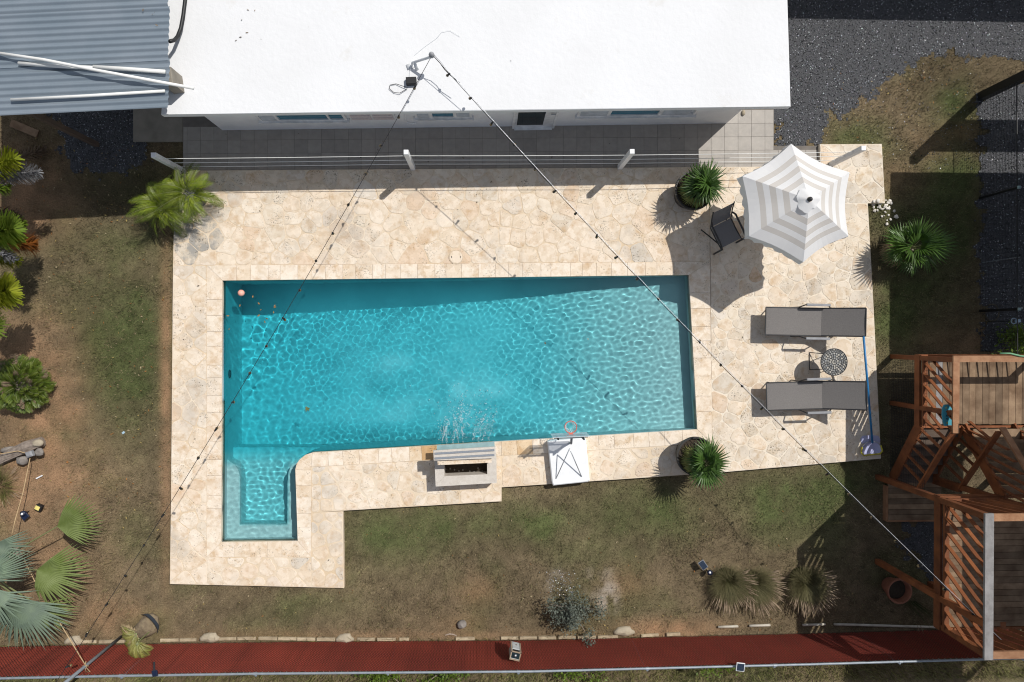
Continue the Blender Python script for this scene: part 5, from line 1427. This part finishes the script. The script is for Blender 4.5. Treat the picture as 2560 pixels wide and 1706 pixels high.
for (x0, y0, x1, y1, lab) in [(1795, 1568, 1845, 1566, 'white plastic pipe with open dark end on the lawn near the fence'), (1873, 1565, 1925, 1563, 'short white pipe half buried beside the fence, between two other pipes'), (2006, 1563, 2063, 1561, 'white pipe length crossing the fountain grass shadow'), (2085, 1561, 2370, 1569, 'longest white ground pipe ending at the timber tower')]:
    tag(MB().tube([W(x0, y0, .03), W((x0 + x1) / 2, (y0 + y1) / 2, .035), W(x1, y1, .03)], .028, 8).build('ground_pipe', M['oldpvc'], smooth=True), lab, 'pipe')
# ------------------------------------------------------------------ small fittings on and near the fence
def local_thing(name, label, cat, loc, rz=0, group=None): return thing(name, label, cat, loc, rz, group)
# lantern box hung inside the fence
lb = thing('lantern_box', 'weathered white lantern box with wooden edges hung on the red fence', 'lantern', W(1285, 1622, .75), R(-14))
w_, d_, h_ = .19, .16, .42
MB().box((0, -.02, h_ / 2), (w_, .02, h_), 0).box((-w_ / 2 + .01, .06, h_ / 2), (.02, d_ - .02, h_)).box((w_ / 2 - .01, .06, h_ / 2), (.02, d_ - .02, h_)).box((0, d_ - .03, h_ / 2 - .06), (w_ - .04, .02, h_ - .12)).box((0, .06, .01), (w_ - .04, d_ - .04, .02)).build('case', M['lamp'], lb)
for sx, sy in ((-1, 0), (1, 0), (-1, 1), (1, 1)): MB().box((sx * (w_ / 2), -.03 + sy * (d_ - .0), h_ / 2), (.022, .022, h_ + .02)).build('corner_post', M['lampwood'], lb)
MB().box((0, .065, h_ + .0), (w_ - .03, d_ - .02, .006)).build('top_pane', M['doorglass'], lb)
for y in (-.03, d_ - .03): MB().box((0, y, h_ + .008), (w_ + .02, .022, .02)).build('top_rail', M['lampwood'], lb)
for x in (-1, 1): MB().box((x * w_ / 2, .065, h_ + .008), (.02, d_ - .025, .02)).build('top_rail', M['lampwood'], lb)
MB().ball((0, .06, h_ + .012), .03, 8, 6).build('lamp_bulb', M['silver'], lb, True)
MB().ball((.01, .13, .12), .035, 8, 6, (1, .4, 1)).build('rust_patch', M['rust'], lb, True)
# solar plate on the rail
p = W(1851, 1668, 1.52)
sp_ = thing('solar_plate', 'square dark solar plate with white rim on the fence rail', 'solar light', p, R(-7))
MB().box((0, 0, 0), (.17, .17, .02), 0, bev=.004).build('frame', M['white'], sp_); MB().box((0, 0, .012), (.145, .145, .006)).build('cell', M['panel'], sp_); MB().tube([(0, .0, -.01), (0, .02, -.09)], .012, 6).build('bracket', M['chairmetal'], sp_)
# navy clip light on the rail near the pole
p = W(387, 1684, 1.46)
cl_ = thing('clip_light', 'navy blue clip light on the fence rail', 'light', p, R(10))
MB().box((0, 0, .0), (.10, .12, .04), 0, bev=.01).build('body', M['navy'], cl_); MB().beam((0, .05, 0), (.02, .22, -.02), .03, .02).build('arm', M['chairmetal'], cl_)
def spot(label, px_, py_, yaw, lens, g=None):
    t = thing('solar_spotlight', label, 'solar light', W(px_, py_, 0), yaw, g)
    MB().tube([(0, 0, -.03), (0, 0, .10)], .012, 6).build('stake', M['cable'], t)
    MB().lathe([(0, -.05), (.045, -.045), (.06, .04), (.0, .04)], (0, 0, .16), 12).build('head', M['navy'], t, True)
    MB().ball((.01, 0, .20), .028, 8, 6).build('lens', M[lens], t, True)
    return t
t = spot('small solar spotlight on a stake beside the fountain grass', 1768, 1425, R(125), 'white')
for o in [MB().box((.245, .03, .22), (.20, .14, .015), 0, bev=.004).build('panel_frame', M['silver'], t), MB().box((.245, .03, .231), (.18, .12, .006)).build('solar_cell', M['panel'], t), MB().tube([(0, 0, .12), (.12, .0, .17), (.22, .03, .21)], .009, 6).build('arm', M['rope'], t)]: pass
t = spot('navy solar spotlight on bare earth by the palm trunk', 72, 1279, R(200), 'white')
MB().box((-.0, .07, .16), (.15, .12, .03), R(20), bev=.01).build('panel', M['navy'], t)
yb_ = thing('sensor_box', 'small black box with pale yellow face on bare earth', 'box', W(102, 1268, 0), R(-25))
MB().box((0, 0, .05), (.13, .13, .1), 0, bev=.01).build('case', M['cable'], yb_); MB().box((-.01, 0, .103), (.095, .085, .008)).build('face', M['paleyellow'], yb_)

# steel pole standing inside the fence, rope tied round it
p = W(303, 1592, 0); q_ = W(113, 1748, 2.62)
tag(MB().tube([p, q_], .032, 10).build('steel_pole', M['steel'], smooth=True), 'grey steel pole rising from the tilted bin over the red fence', 'pole')
def rope(pts, label, r=.009): return tag(MB().tube(pts, r, 6).build('rope', M['rope'], smooth=True), label, 'rope')
kn = p.lerp(q_, 1.36 / 2.62)
m = MB().tube([W(60, 1400, .85), W(85, 1450, .95), W(145, 1550, 1.1), kn + Vector((.0, .03, .01))], .010, 6)
m.tube([kn + Vector((.045 * math.cos(a), .02 * math.sin(a) + .0, .04 * math.sin(a))) for a in np.linspace(0, 6.28, 12)], .012, 6)
m.tube([kn, kn + Vector((-.03, -.10, -.05)), kn + Vector((-.06, -.17, -.1)), kn + Vector((.02, -.17, -.12)), kn + Vector((.0, -.06, -.04)), kn], .009, 6)
m.tube([kn, kn + Vector((.03, .05, .06)), kn + Vector((.045, .12, .06))], .008, 6)
tag(m.build('rope', M['rope'], smooth=True), 'tan rope knotted round the steel pole and stretched to the silver palm', 'rope')
rope([W(75, 1146, .30), W(58, 1230, .45), W(38, 1300, .62), W(30, 1335, .72)], 'tan rope stretched from the rock pile to the silver palm trunk')
rope([W(-30, 1139, .3), W(10, 1134, .3), W(45, 1128, .28), W(62, 1133, .27)], 'tan rope lying across the dark log')

# log and rocks
lg = thing('log', 'dark split log lying among rocks on bare earth', 'log', W(70, 1120, 0), R(22))
MB().tube([(-.62, -.05, .08), (-.3, .0, .10), (.1, .02, .12), (.40, .0, .11)], [.09, .12, .13, .11], 9).build('trunk', M['bark'], lg)
for k in range(6): MB().beam((-.5 + k * .02, -.1 + k * .035, .17 + .02 * math.sin(k)), (.42, -.08 + k * .03, .19 + .02 * math.cos(k)), .02, .015).build('bark_strip', M['bark'], lg)
def rockm(seed, sq):
    q = random.Random(seed); m = MB().ball((0, 0, 0), 1, 10, 7, sq); ph = [q.uniform(0, 6) for _ in range(4)]
    m.v = [tuple(c * (1 + .10 * math.sin(7 * v[0] / max(sq) + ph[0]) + .10 * math.sin(6 * v[1] / max(sq) + ph[1] + 3 * v[2])) for c in v) for v in m.v]; return m
for i, (x, y, z, sq, mt, lab, rz) in enumerate([(95, 1108, .26, (.14, .07, .06), 'palerock', 'long pale cream rock lying on the dark log', 5), (57, 1151, .10, (.12, .10, .1), 'rock', 'rounded grey rock under the rope beside the log', 0), (98, 1130, .22, (.10, .09, .05), 'rock', 'flat grey-brown rock between the log and the pale rock', 30),
                                          (1155, 1562, .06, (.10, .10, .09), 'rock', 'lone grey rock on the dry lawn near the fence', 20), (20, 1125, .06, (.14, .08, .07), 'rock', 'dark rock at the log end near the grass tuft', 10)]):
    o = rockm(i, sq).build('rock', M[mt], smooth=True); o.location = W(x, y, z * .85); o.rotation_euler = (0, 0, R(rz)); tag(o, lab, 'rock')
o = MB().box((0, 0, 0), (.14, .12, .10), R(20), bev=.03).build('metal_cap', M['armgrey']); o.location = W(74, 1136, .28); tag(o, 'shiny grey metal cap where the ropes meet on the log', 'metal cap')
o = MB().tube([(-.12, -.02, .02), (-.03, .01, .03), (.05, .0, .03), (.13, -.04, .015)], [.01, .014, .014, .008], 6).build('dead_branch', M['boot']); o.location = W(1127, 1585, 0); tag(o, 'short grey dead branch on the ground near the lone rock', 'branch')
o = MB().beam((-.07, -.03, .02), (.07, .04, .03), .025, .012).build('paper_scrap', M['white']); o.location = W(100, 1193, 0); tag(o, 'crumpled white scrap on bare earth near the log', 'litter')
o = MB().box((0, 0, .01), (.06, .045, .012), .7).build('paper_scrap', mat('bluepaper', (.4, .55, .65), .7)); o.location = W(309, 1082, .0); tag(o, 'pale blue scrap on the brown lawn left of the pool', 'litter')
# white pebbles
q = random.Random(8)
for i in range(46):
    cx, cy = (2205, 512) if i < 40 else (2215, 545); x, y = cx + q.gauss(0, 14), cy + q.gauss(0, 11) + (0 if i < 40 else q.uniform(-10, 20)); 
    if inpoly(np.array([x]), np.array([y]), DECK)[0] and i > 12: y += 16; x += 8
    z = ZD if inpoly(np.array([x]), np.array([y]), DECK)[0] else 0
    s = q.uniform(.014, .034) * (1.7 if i in (2, 9, 41) else 1)
    o = rockm(100 + i, (s * 1.25, s, s * .7)).build('pebble', M['pebble'], smooth=True); o.location = W(x, y, z + s * .5); o.rotation_euler = (0, 0, q.uniform(0, 3))
    tag(o, 'white pebble in the small heap at the terrace corner', 'pebble', 'white pebbles at the terrace corner')
# pale gravel crumbs near the silver shrub
scatter_stones('pale_crumbs', 900, 1340, 1420, 1470, 1560, lambda X, Y: np.exp(-((X - 1400) / 32) ** 2 - ((Y - 1465) / 40) ** 2) > rng.uniform(0, 1, len(X)), .006, .013, 15, 'pale stone crumbs scattered beside the silver shrub', 4.0)
# terracotta pot
tp = thing('terracotta_pot', 'empty terracotta pot in shade at the foot of the timber tower', 'pot', W(2222, 1462, 0))
MB().lathe([(0, 0), (.17, 0), (.245, .33), (.27, .335), (.275, .42), (.245, .42), (.225, .34), (.205, .20), (0, .19)], n=28).build('pot', M['terracotta'], tp); MB().lathe([(.216, .27), (.1, .275), (0, .278)], n=18).build('soil', M['soil'], tp)
# tilted bin with dead plant by the pole
bn_ = thing('tilted_bin', 'slate blue bin tipped over with dry plant and soil spilling toward the fence', 'bin', W(385, 1550, 0), R(40))
V = []; Fq = []
for j in range(3):
    for i in range(15):
        a = R(-100) + R(200) * i / 14; rr_ = .26 - .03 * j; V.append((.05 + rr_ * math.cos(a) * .55 + .10 * j * 0, rr_ * math.sin(a), .12 + .16 * (1 - j * .5) + .10 * math.cos(a)))
for j in range(2):
    for i in range(14): Fq.append((j * 15 + i, j * 15 + i + 1, (j + 1) * 15 + i + 1, (j + 1) * 15 + i))
MB().add(V, Fq).build('rim', M['binblue'], bn_, True)
m = rockm(55, (.30, .22, .16)); o = m.build('root_ball', mat('dry_root_ball', (.16, .12, .08), .95, (.24, .19, .12), 14, .8, 30), bn_, True); o.location = (-.14, 0, .10)
q = random.Random(6)
dryf = pinnate_mesh('frond', .42, 12, .14, M['fandry'], .3, .010, 71); yelf = pinnate_mesh('frond', .45, 16, .16, M['fanyel'], .35, .011, 72)
for k in range(9): place('frond', dryf, bn_, (-.30, 0, .16), R(180 + q.uniform(-60, 60)) - R(40) + R(20), R(q.uniform(-5, 35)), 0, q.uniform(.7, 1.1))
for k in range(4): place('frond', yelf, bn_, (-.32, .02, .22), R([150, 200, 235, 120][k]), R(q.uniform(5, 30)), 0, q.uniform(.7, 1.1))
sd_ = thing('palm_seedling', 'yellowing palm seedling hanging over the red fence', 'seedling', W(362, 1590, .4))
for k, (an, s) in enumerate([(-60, .9), (-85, 1.0), (-110, .9), (-35, .8), (-130, .7)]): place('frond', yelf, sd_, (0, 0, .3), R(an), R(5), 0, s)
MB().tube([(0, 0, -.4), (0, 0, .3)], .012, 6).build('stem', M['stem'], sd_)

# ------------------------------------------------------------------ wire fence right of the lawn
wfz = thing('wire_fence', 'black-posted wire mesh fence in shade along the gravel yard', 'fence', W(2450, 560, 0))
W0 = wfz.location.copy()
def wire_run(t, base, a, b_, h, sp, name='wire_mesh'):
    m = MB(); L = (b_ - a).length; d = (b_ - a).normalized(); n = int(L / sp)
    for i in range(n + 1):
        p = a + d * (i * sp) - base; m.tube([(p.x, p.y, .02), (p.x, p.y, h)], .0028, 3, cap=False)
    for j in range(int(h / sp) + 1):
        p, q = a - base, b_ - base; m.tube([(p.x, p.y, .02 + j * sp), (q.x, q.y, .02 + j * sp)], .0028, 3, cap=False)
    tag(m.build(name, M['blackmetal'], t), kind='stuff')
fa, fb_ = W(2447, 245, 0), W(2449, 885, 0)
wire_run(wfz, W0, fa, fb_, 1.1, .085)
mcap = mat('pale_post_cap', (.30, .42, .42), .6)
for (x, y) in [(2449, 496), (2450, 778)]:
    p = W(x, y, 0) - W0; MB().tube([(p.x, p.y, 0), (p.x, p.y, 1.13)], .028, 8).build('post', M['blackmetal'], wfz); MB().box((p.x, p.y, 1.145), (.06, .06, .03), 0, bev=.008).build('post_cap', mcap, wfz)
p = W(2455, 657, 0) - W0; MB().tube([(p.x, p.y, 0), (p.x, p.y, 1.1)], .010, 6).build('post', M['steel'], wfz)
p, q_ = fa - W0, fb_ - W0; MB().tube([(p.x, p.y, 1.1), (q_.x, q_.y, 1.1)], .012, 6).build('top_wire', M['blackmetal'], wfz)
hp = W(2480, 782, .02)
tag(MB().tube([(hp.x + .16 * math.cos(a), hp.y + .19 * math.sin(a), .02) for a in np.linspace(0, 6.283, 22)], .010, 6).build('wire_hoop', mat('brown_hoop', (.12, .10, .06), .8)), 'thin wire hoop lying on gravel behind the wire fence', 'hoop')

wf2 = thing('wire_fence', 'wire mesh fence panel enclosing the timber stairs', 'fence', W(2230, 1050, 0)); W0 = wf2.location.copy()
fa, fb_ = W(2230, 893, 0), W(2224, 1207, 0); wire_run(wf2, W0, fa, fb_, 1.25, .06)
fc = W(2400, 888, 0); wire_run(wf2, W0, fa, fc, 1.25, .06)
for v in (fa, fb_):
    p = v - W0; MB().tube([(p.x, p.y, 0), (p.x, p.y, 1.28)], .03, 8).build('post', M['blackmetal'], wf2); MB().box((p.x, p.y, 1.29), (.065, .065, .03), 0, bev=.008).build('post_cap', mcap, wf2)
p, q_ = fa - W0, fc - W0; MB().tube([(p.x, p.y, 1.25), (q_.x, q_.y, 1.25)], .014, 6).build('top_wire', mat('dark_green_rail', (.02, .045, .03), .5), wf2)

# ------------------------------------------------------------------ timber stairs and tower
tw = thing('timber_tower', 'red-brown timber stairs and raised platforms with slatted railings', 'staircase', (9.05, -3, 0))
T0 = Vector((9.05, -3, 0))
def part(name, mt, fn, parent=tw):
    m = MB(); fn(m); o = m.build(name, mt, parent); o.location = -T0 if parent is tw else (0, 0, 0); return o
def bm(name, mt, a, b_, w, h, parent=tw, up=(0, 0, 1)): return part(name, mt, lambda m: m.beam(a, b_, w, h, 0, up), parent)
XL, P1, P2 = 9.05, 1.10, 2.20
# platform 1
k = 0; x = XL
while x < 11.6:
    bm('floor_plank', M['plank'] if k != 2 else M['woodgrey'], (x + .07, -1.86, P1 - .02), (x + .07, -.46, P1 - .02), .134, .035); x += .142; k += 1
bm('rim_beam', M['wood'], (XL - .03, -1.9, P1 - .12), (XL - .03, -.42, P1 - .12), .045, .16)
bm('rim_beam', M['wood'], (XL - .05, -.43, P1 - .12), (11.6, -.43, P1 - .12), .045, .16)
bm('rim_beam', M['wood'], (XL - .05, -1.92, P1 - .12), (11.6, -1.92, P1 - .12), .045, .16)
bm('top_rail', M['woodlight'], (XL, -1.90, P1 + 1.0), (XL, -.52, P1 + 1.0), .125, .04)
bm('top_rail', M['woodlight'], (XL - .06, -.46, P1 + 1.0), (11.6, -.46, P1 + 1.0), .125, .04)
bm('bottom_rail', M['wood'], (XL, -1.88, P1 + .06), (XL, -.5, P1 + .06), .09, .05)
for xx, yy in ((XL, -.48), (XL, -1.52), (11.4, -.48), (11.4, -1.85)): bm('post', M['wood'], (xx + .0, yy, 0), (xx, yy, P1 + .98), .095, .095)
for i in range(7):
    y0 = -.35 - i * .23; y1 = y0 - .62
    a = Vector((XL, y0, P1 + .08)); b_ = Vector((XL, y1, P1 + .97))
    if y0 > -.52: f = (y0 + .52) / (y0 - y1); a = a.lerp(b_, f)
    if y1 < -1.86: f = (y0 + 1.86) / (y0 - y1); b_ = Vector((XL, y0, P1 + .08)).lerp(b_, f)
    if (b_ - a).length > .1: bm('slat', M['wood'], a, b_, .022, .07, up=(1, 0, 0))
for i in range(12):
    x0 = XL + .1 + i * .21; a = Vector((x0, -.44, P1 + .02)); b_ = Vector((x0 + .55, -.44, P1 + .97)); bm('slat', M['wood'], a, b_, .022, .07, up=(0, 1, 0))
# flight 1: down to the south
n1 = 6; XR = 9.93
for i in range(n1):
    z = P1 - P1 * (i + 1) / (n1 + 1); y = -1.92 - .225 * (i + .5)
    bm('tread', M['plankdark'], (XL + .03, y, z), (XR - .03, y, z), .24, .035)
for xx in (XL - .02, XR):
    bm('stringer', M['wood'], (xx, -1.88, P1 - .06), (xx, -3.30, .02), .045, .24)
    bm('stair_rail', M['woodlight' if xx > 20 else 'wood'], (xx, -1.88, P1 + .98), (xx, -3.22, 1.02), .12, .04)
    bm('post', M['wood'], (xx, -3.26, 0), (xx, -3.26, 1.0), .09, .09)
    for i in range(7):
        y0 = -1.78 - i * .20; zf = P1 - (-(y0) - 1.88) / 1.42 * (P1 - .02); y1 = y0 - .30; zt = P1 + .96 - (-(y1) - 1.88) / 1.34 * (P1 - .06)
        if y1 < -3.25: continue
        bm('slat', M['wood'], (xx, y0, zf + .08), (xx, y1, zt), .022, .07, up=(1, 0, 0))
# flight 2: up to the tower platform
n2 = 6; X2L, X2R = 9.98, 11.0
for i in range(n2):
    z = P1 + (P2 - P1) * (i + 1) / (n2 + 1); y = -1.95 - .20 * (i + .5)
    bm('tread', M['plank'], (X2L + .03, y, z), (X2R, y, z), .22, .035)
for xx in (X2L, X2R + .03):
    bm('stringer', M['wood'], (xx, -1.9, P1 - .1), (xx, -3.16, P2 - .08), .045, .22)
    bm('stair_rail', M['woodlight'], (xx, -1.80, P1 + 1.0), (xx, -3.14, P2 + 1.1), .12, .04)
    for i in range(6):
        y0 = -1.98 - i * .2; zf = P1 + (-(y0) - 1.9) / 1.26 * 1.1; bm('slat', M['wood'], (xx, y0, zf + .05), (xx, y0 - .22, zf + 1.1), .022, .07, up=(1, 0, 0))
# tower platform
X3, Y3A, Y3B, ZT3 = 8.76, -3.17, -5.64, P2 + 1.18
y = Y3B + .07; 
while y < Y3A - .05:
    bm('floor_plank', M['plank'], (X3 + .02, y, P2 - .02), (11.6, y, P2 - .02), .112, .035); y += .120
bm('rim_beam', M['wood'], (X3 - .03, Y3B - .05, P2 - .12), (X3 - .03, Y3A + .05, P2 - .12), .045, .18)
bm('rim_beam', M['wood'], (X3 - .05, Y3A + .04, P2 - .12), (11.6, Y3A + .04, P2 - .12), .045, .18)
bm('rim_beam', M['wood'], (X3 - .05, Y3B - .04, P2 - .12), (11.6, Y3B - .04, P2 - .12), .045, .18)
bm('top_rail', M['woodgrey'], (X3, Y3B - .05, ZT3), (X3, Y3A + .05, ZT3), .155, .045)
bm('top_rail', M['woodlight'], (X3 + .08, Y3A - .02, ZT3 - .002), (9.95, Y3A - .02, ZT3 - .002), .13, .045)
bm('top_rail', M['woodlight'], (X3 + .08, Y3B + .03, ZT3 - .002), (11.6, Y3B + .03, ZT3 - .002), .13, .045)
bm('bottom_rail', M['wood'], (X3, Y3B, P2 + .07), (X3, Y3A, P2 + .07), .09, .06)
bm('bottom_rail', M['wood'], (X3, Y3A, P2 + .07), (9.95, Y3A, P2 + .07), .09, .06)
for xx, yy, zt in ((X3 - .02, -3.18, ZT3 - .02), (X3 - .02, -5.08, ZT3 - .02), (9.95, -3.2, ZT3), (11.4, -5.6, ZT3), (11.4, -3.2, ZT3), (9.95, -5.6, P2)): bm('post', M['wood'], (xx, yy, 0), (xx, yy, zt), .11, .11)
bm('post', M['wood'], (X3 + .02, -5.64, P2 - .2), (X3 + .02, -5.64, ZT3 - .02), .1, .1)
for i in range(13):
    y0 = Y3A + .45 - i * .255; a = Vector((X3, y0, P2 + .08)); b_ = Vector((X3, y0 - .62, ZT3 - .04)); aa, bb = a.copy(), b_.copy()
    if y0 > Y3A: aa = a.lerp(b_, (y0 - Y3A) / .62)
    if b_.y < Y3B: bb = a.lerp(b_, (y0 - Y3B) / .62)
    if aa.y > bb.y + .05: bm('slat', M['wood'], aa, bb, .022, .075, up=(1, 0, 0))
for i in range(5):
    x0 = X3 + .05 + i * .24; bm('slat', M['wood'], (x0, Y3A, P2 + .08), (x0 + .42, Y3A, ZT3 - .04), .022, .075, up=(0, 1, 0))
for i in range(11):
    x0 = X3 + .05 + i * .24; bm('slat', M['wood'], (x0, Y3B, P2 + .08), (x0 + .42, Y3B, ZT3 - .04), .022, .075, up=(0, 1, 0))
bm('shade_roof', M['plankdark'], (11.75, -6.0, 4.6), (11.75, -.5, 4.6), 2.7, .08)  # unseen roof slab added to shade the stairs and tower floor
for yy in (-.7, -5.8): bm('post', M['wood'], (12.9, yy, 0), (12.9, yy, 4.55), .11, .11)  # posts under the added roof slab
# low landing
y = -4.12
while y < -3.38:
    bm('landing_plank', M['plank'], (8.90, y + .06, .14), (10.1, y + .06, .14), .112, .035); y += .12
bm('rim_beam', M['woodlight'], (8.88, -4.14, .07), (8.88, -3.36, .07), .04, .14); bm('rim_beam', M['woodlight'], (8.88, -4.14, .07), (10.1, -4.14, .07), .04, .14)
# turquoise board sign hung on the railing
sb = thing('board_sign', 'turquoise surfboard-shaped sign hung on the stair railing', 'sign', W(2368, 1038, 1.9), R(4))
out_ = [(-.075, -.21), (.075, -.21), (.10, -.15), (.115, 0), (.10, .15), (.06, .21), (-.06, .21), (-.10, .15), (-.115, 0), (-.10, -.15)]
MB().prism(out_, 0, .02).build('board', M['signblue'], sb)
for k, (c, y) in enumerate([('yellow', .15), ('wood', .07), ('navy', -.01), ('navy', -.07), ('yellow', -.15)]):
    MB().prism([(-.04 + .01 * (k % 2), y - .020), (-.022, y - .010), (-.012, y - .020), (-.016, y), (-.008, y + .018), (-.024, y + .012), (-.038, y + .016), (-.034, y)], .02, .023).build('painted_figure', M[c], sb)
for i in range(9): MB().box((.055, .10 - i * .022, .0215), (.022, .010, .003)).build('lettering', M['navy'], sb)
# green hose and blue chain by the stairs top
tag(MB().tube([W(2500, 884, 2.12), W(2525, 884, 2.14), W(2550, 890, 2.14), W(2600, 896, 2.12)], .018, 7).build('green_hose', mat('green_hose', (.16, .36, .20), .5), smooth=True), 'pale green hose lying on the platform rail', 'hose')
ch = thing('rope_hook', 'pale blue hook and ring hanging behind the wire fence', 'hook', W(2545, 803, .9))
MB().tube([(.06 * math.cos(a) - .09, .06 * math.sin(a), 0) for a in np.linspace(0, 6.28, 14)], .009, 5).build('ring', mat('pale_blue', (.35, .5, .62), .4), ch); MB().box((.0, 0, 0), (.12, .07, .03), .2, bev=.01).build('block', mat('pale_blue2', (.35, .5, .62), .4), ch)
MB().tube([(.0, 0, -.9), (0, 0, 0)], .008, 5).build('stake', M['blackmetal'], ch)

# ------------------------------------------------------------------ carport, and an unseen house added to cast shade
cp = thing('carport', 'dark-posted carport beside the gravel yard', 'carport', (11.5, 3.5, 0)); C0 = Vector((11.5, 3.5, 0))
def cpart(name, mt, m): o = m.build(name, mt, cp); o.location = -C0; return o
pz = W(2447, 240, 0)
cpart('post', M['blackmetal'], MB().beam((pz.x + .05, pz.y - .02, 0), (pz.x + .05, pz.y - .02, 2.95), .17, .17))
cpart('post', M['blackmetal'], MB().beam((15.6, 1.1, 0), (15.6, 1.1, 2.85), .12, .12)); cpart('post', M['blackmetal'], MB().beam((15.6, 6.0, 0), (15.6, 6.0, 2.85), .12, .12))
cpart('roof', M['galv'], MB().box((13.2, 3.0, 2.93), (5.3, 4.1, .10))); cpart('shade_strip', M['galv'], MB().prism([(11.95, 6.25), (11.32, 5.55), (16, 5.55), (16, 6.25)], 2.90, 2.96))  # unseen strip added for its shadow, end slanted to meet the post's shadow

nb = thing('unseen_house', 'plain house added out of view to shadow the gravel yard', 'house', (9.5, 10.5, 0))  # unseen house, placed to throw the shadow across the top gravel
MB().box((0, 0, 1.4), (8.6, 3.6, 2.8)).build('wall', M['wallwhite'], nb); MB().box((0, 0, 2.9), (9.0, 4.05, .2), bev=.02).build('roof', M['roofwhite'], nb); MB().box((-1, -1.81, 1.3), (1.2, .05, 1.1)).build('window', M['glass'], nb); MB().box((2.2, -1.81, 1.05), (.95, .05, 2.1)).build('door', M['frame'], nb)

# ------------------------------------------------------------------ leaf litter
def litter(name, label, n, boxes, seed, z=.03, cols=((.30, .13, .04), (.36, .27, .10), (.40, .32, .2), (.16, .09, .04))):
    r = np.random.default_rng(seed); V = []; C = []
    for i in range(n):
        x0, y0, x1, y1, zz = boxes[r.integers(len(boxes))]; px_, py_ = r.uniform(x0, x1), r.uniform(y0, y1)
        if zz == 0 and not outside(np.array([px_]), np.array([py_]))[0]: continue
        p = W(px_, py_, zz + (z if zz == 0 else .012)); a = r.uniform(0, 6.28); l = r.uniform(.010, .032); w_ = l * r.uniform(.2, .45)
        d = Vector((math.cos(a), math.sin(a), r.uniform(-.2, .3))); s_ = Vector((-math.sin(a), math.cos(a), r.uniform(-.3, .3)))
        V += [p - d * l, p + s_ * w_, p + d * l, p - s_ * w_]; c = np.array(cols[r.integers(len(cols))]) * r.uniform(.7, 1.2); C += [c] * 4
    V = np.array([v[:] for v in V]); return tag(obj(name, np_mesh(name, V, np.arange(len(V)).reshape(-1, 4), M['attr'], np.array(C))), label, 'leaves', kind='stuff')
litter('leaf_litter', 'scattered dry leaves on the lawn and bare earth', 800, [(0, 420, 425, 1460, 0), (90, 560, 420, 900, 0), (150, 900, 400, 1300, 0), (430, 1470, 2200, 1600, 0), (860, 1260, 2100, 1590, 0), (2060, 150, 2440, 420, 0), (0, 330, 420, 560, 0)], 1)
litter('roof_leaves', 'few curled dry leaves on the white roof and canopy', 13, [(440, 10, 760, 110, ZR), (440, 10, 1300, 250, ZR), (350, 20, 420, 70, ZC + .03), (560, 20, 660, 120, ZR)], 2, cols=((.12, .09, .06), (.2, .14, .08)))
litter('terrace_leaves', 'tiny leaf specks on the terrace and patio', 60, [(460, 330, 1700, 418, ZT), (440, 430, 1750, 650, ZD), (1790, 520, 2160, 1130, ZD), (440, 700, 510, 1450, ZD)], 3, cols=((.08, .06, .04), (.16, .11, .05)))
st_ = [(1855, 281)]
o = MB().ball((0, 0, 0), .05, 8, 6, (.8, 1.3, .8)).build('stone', M['palerock']); o.location = W(1859, 282, ZT + .03); tag(o, 'small tan stone on the sunlit patio tiles', 'stone')
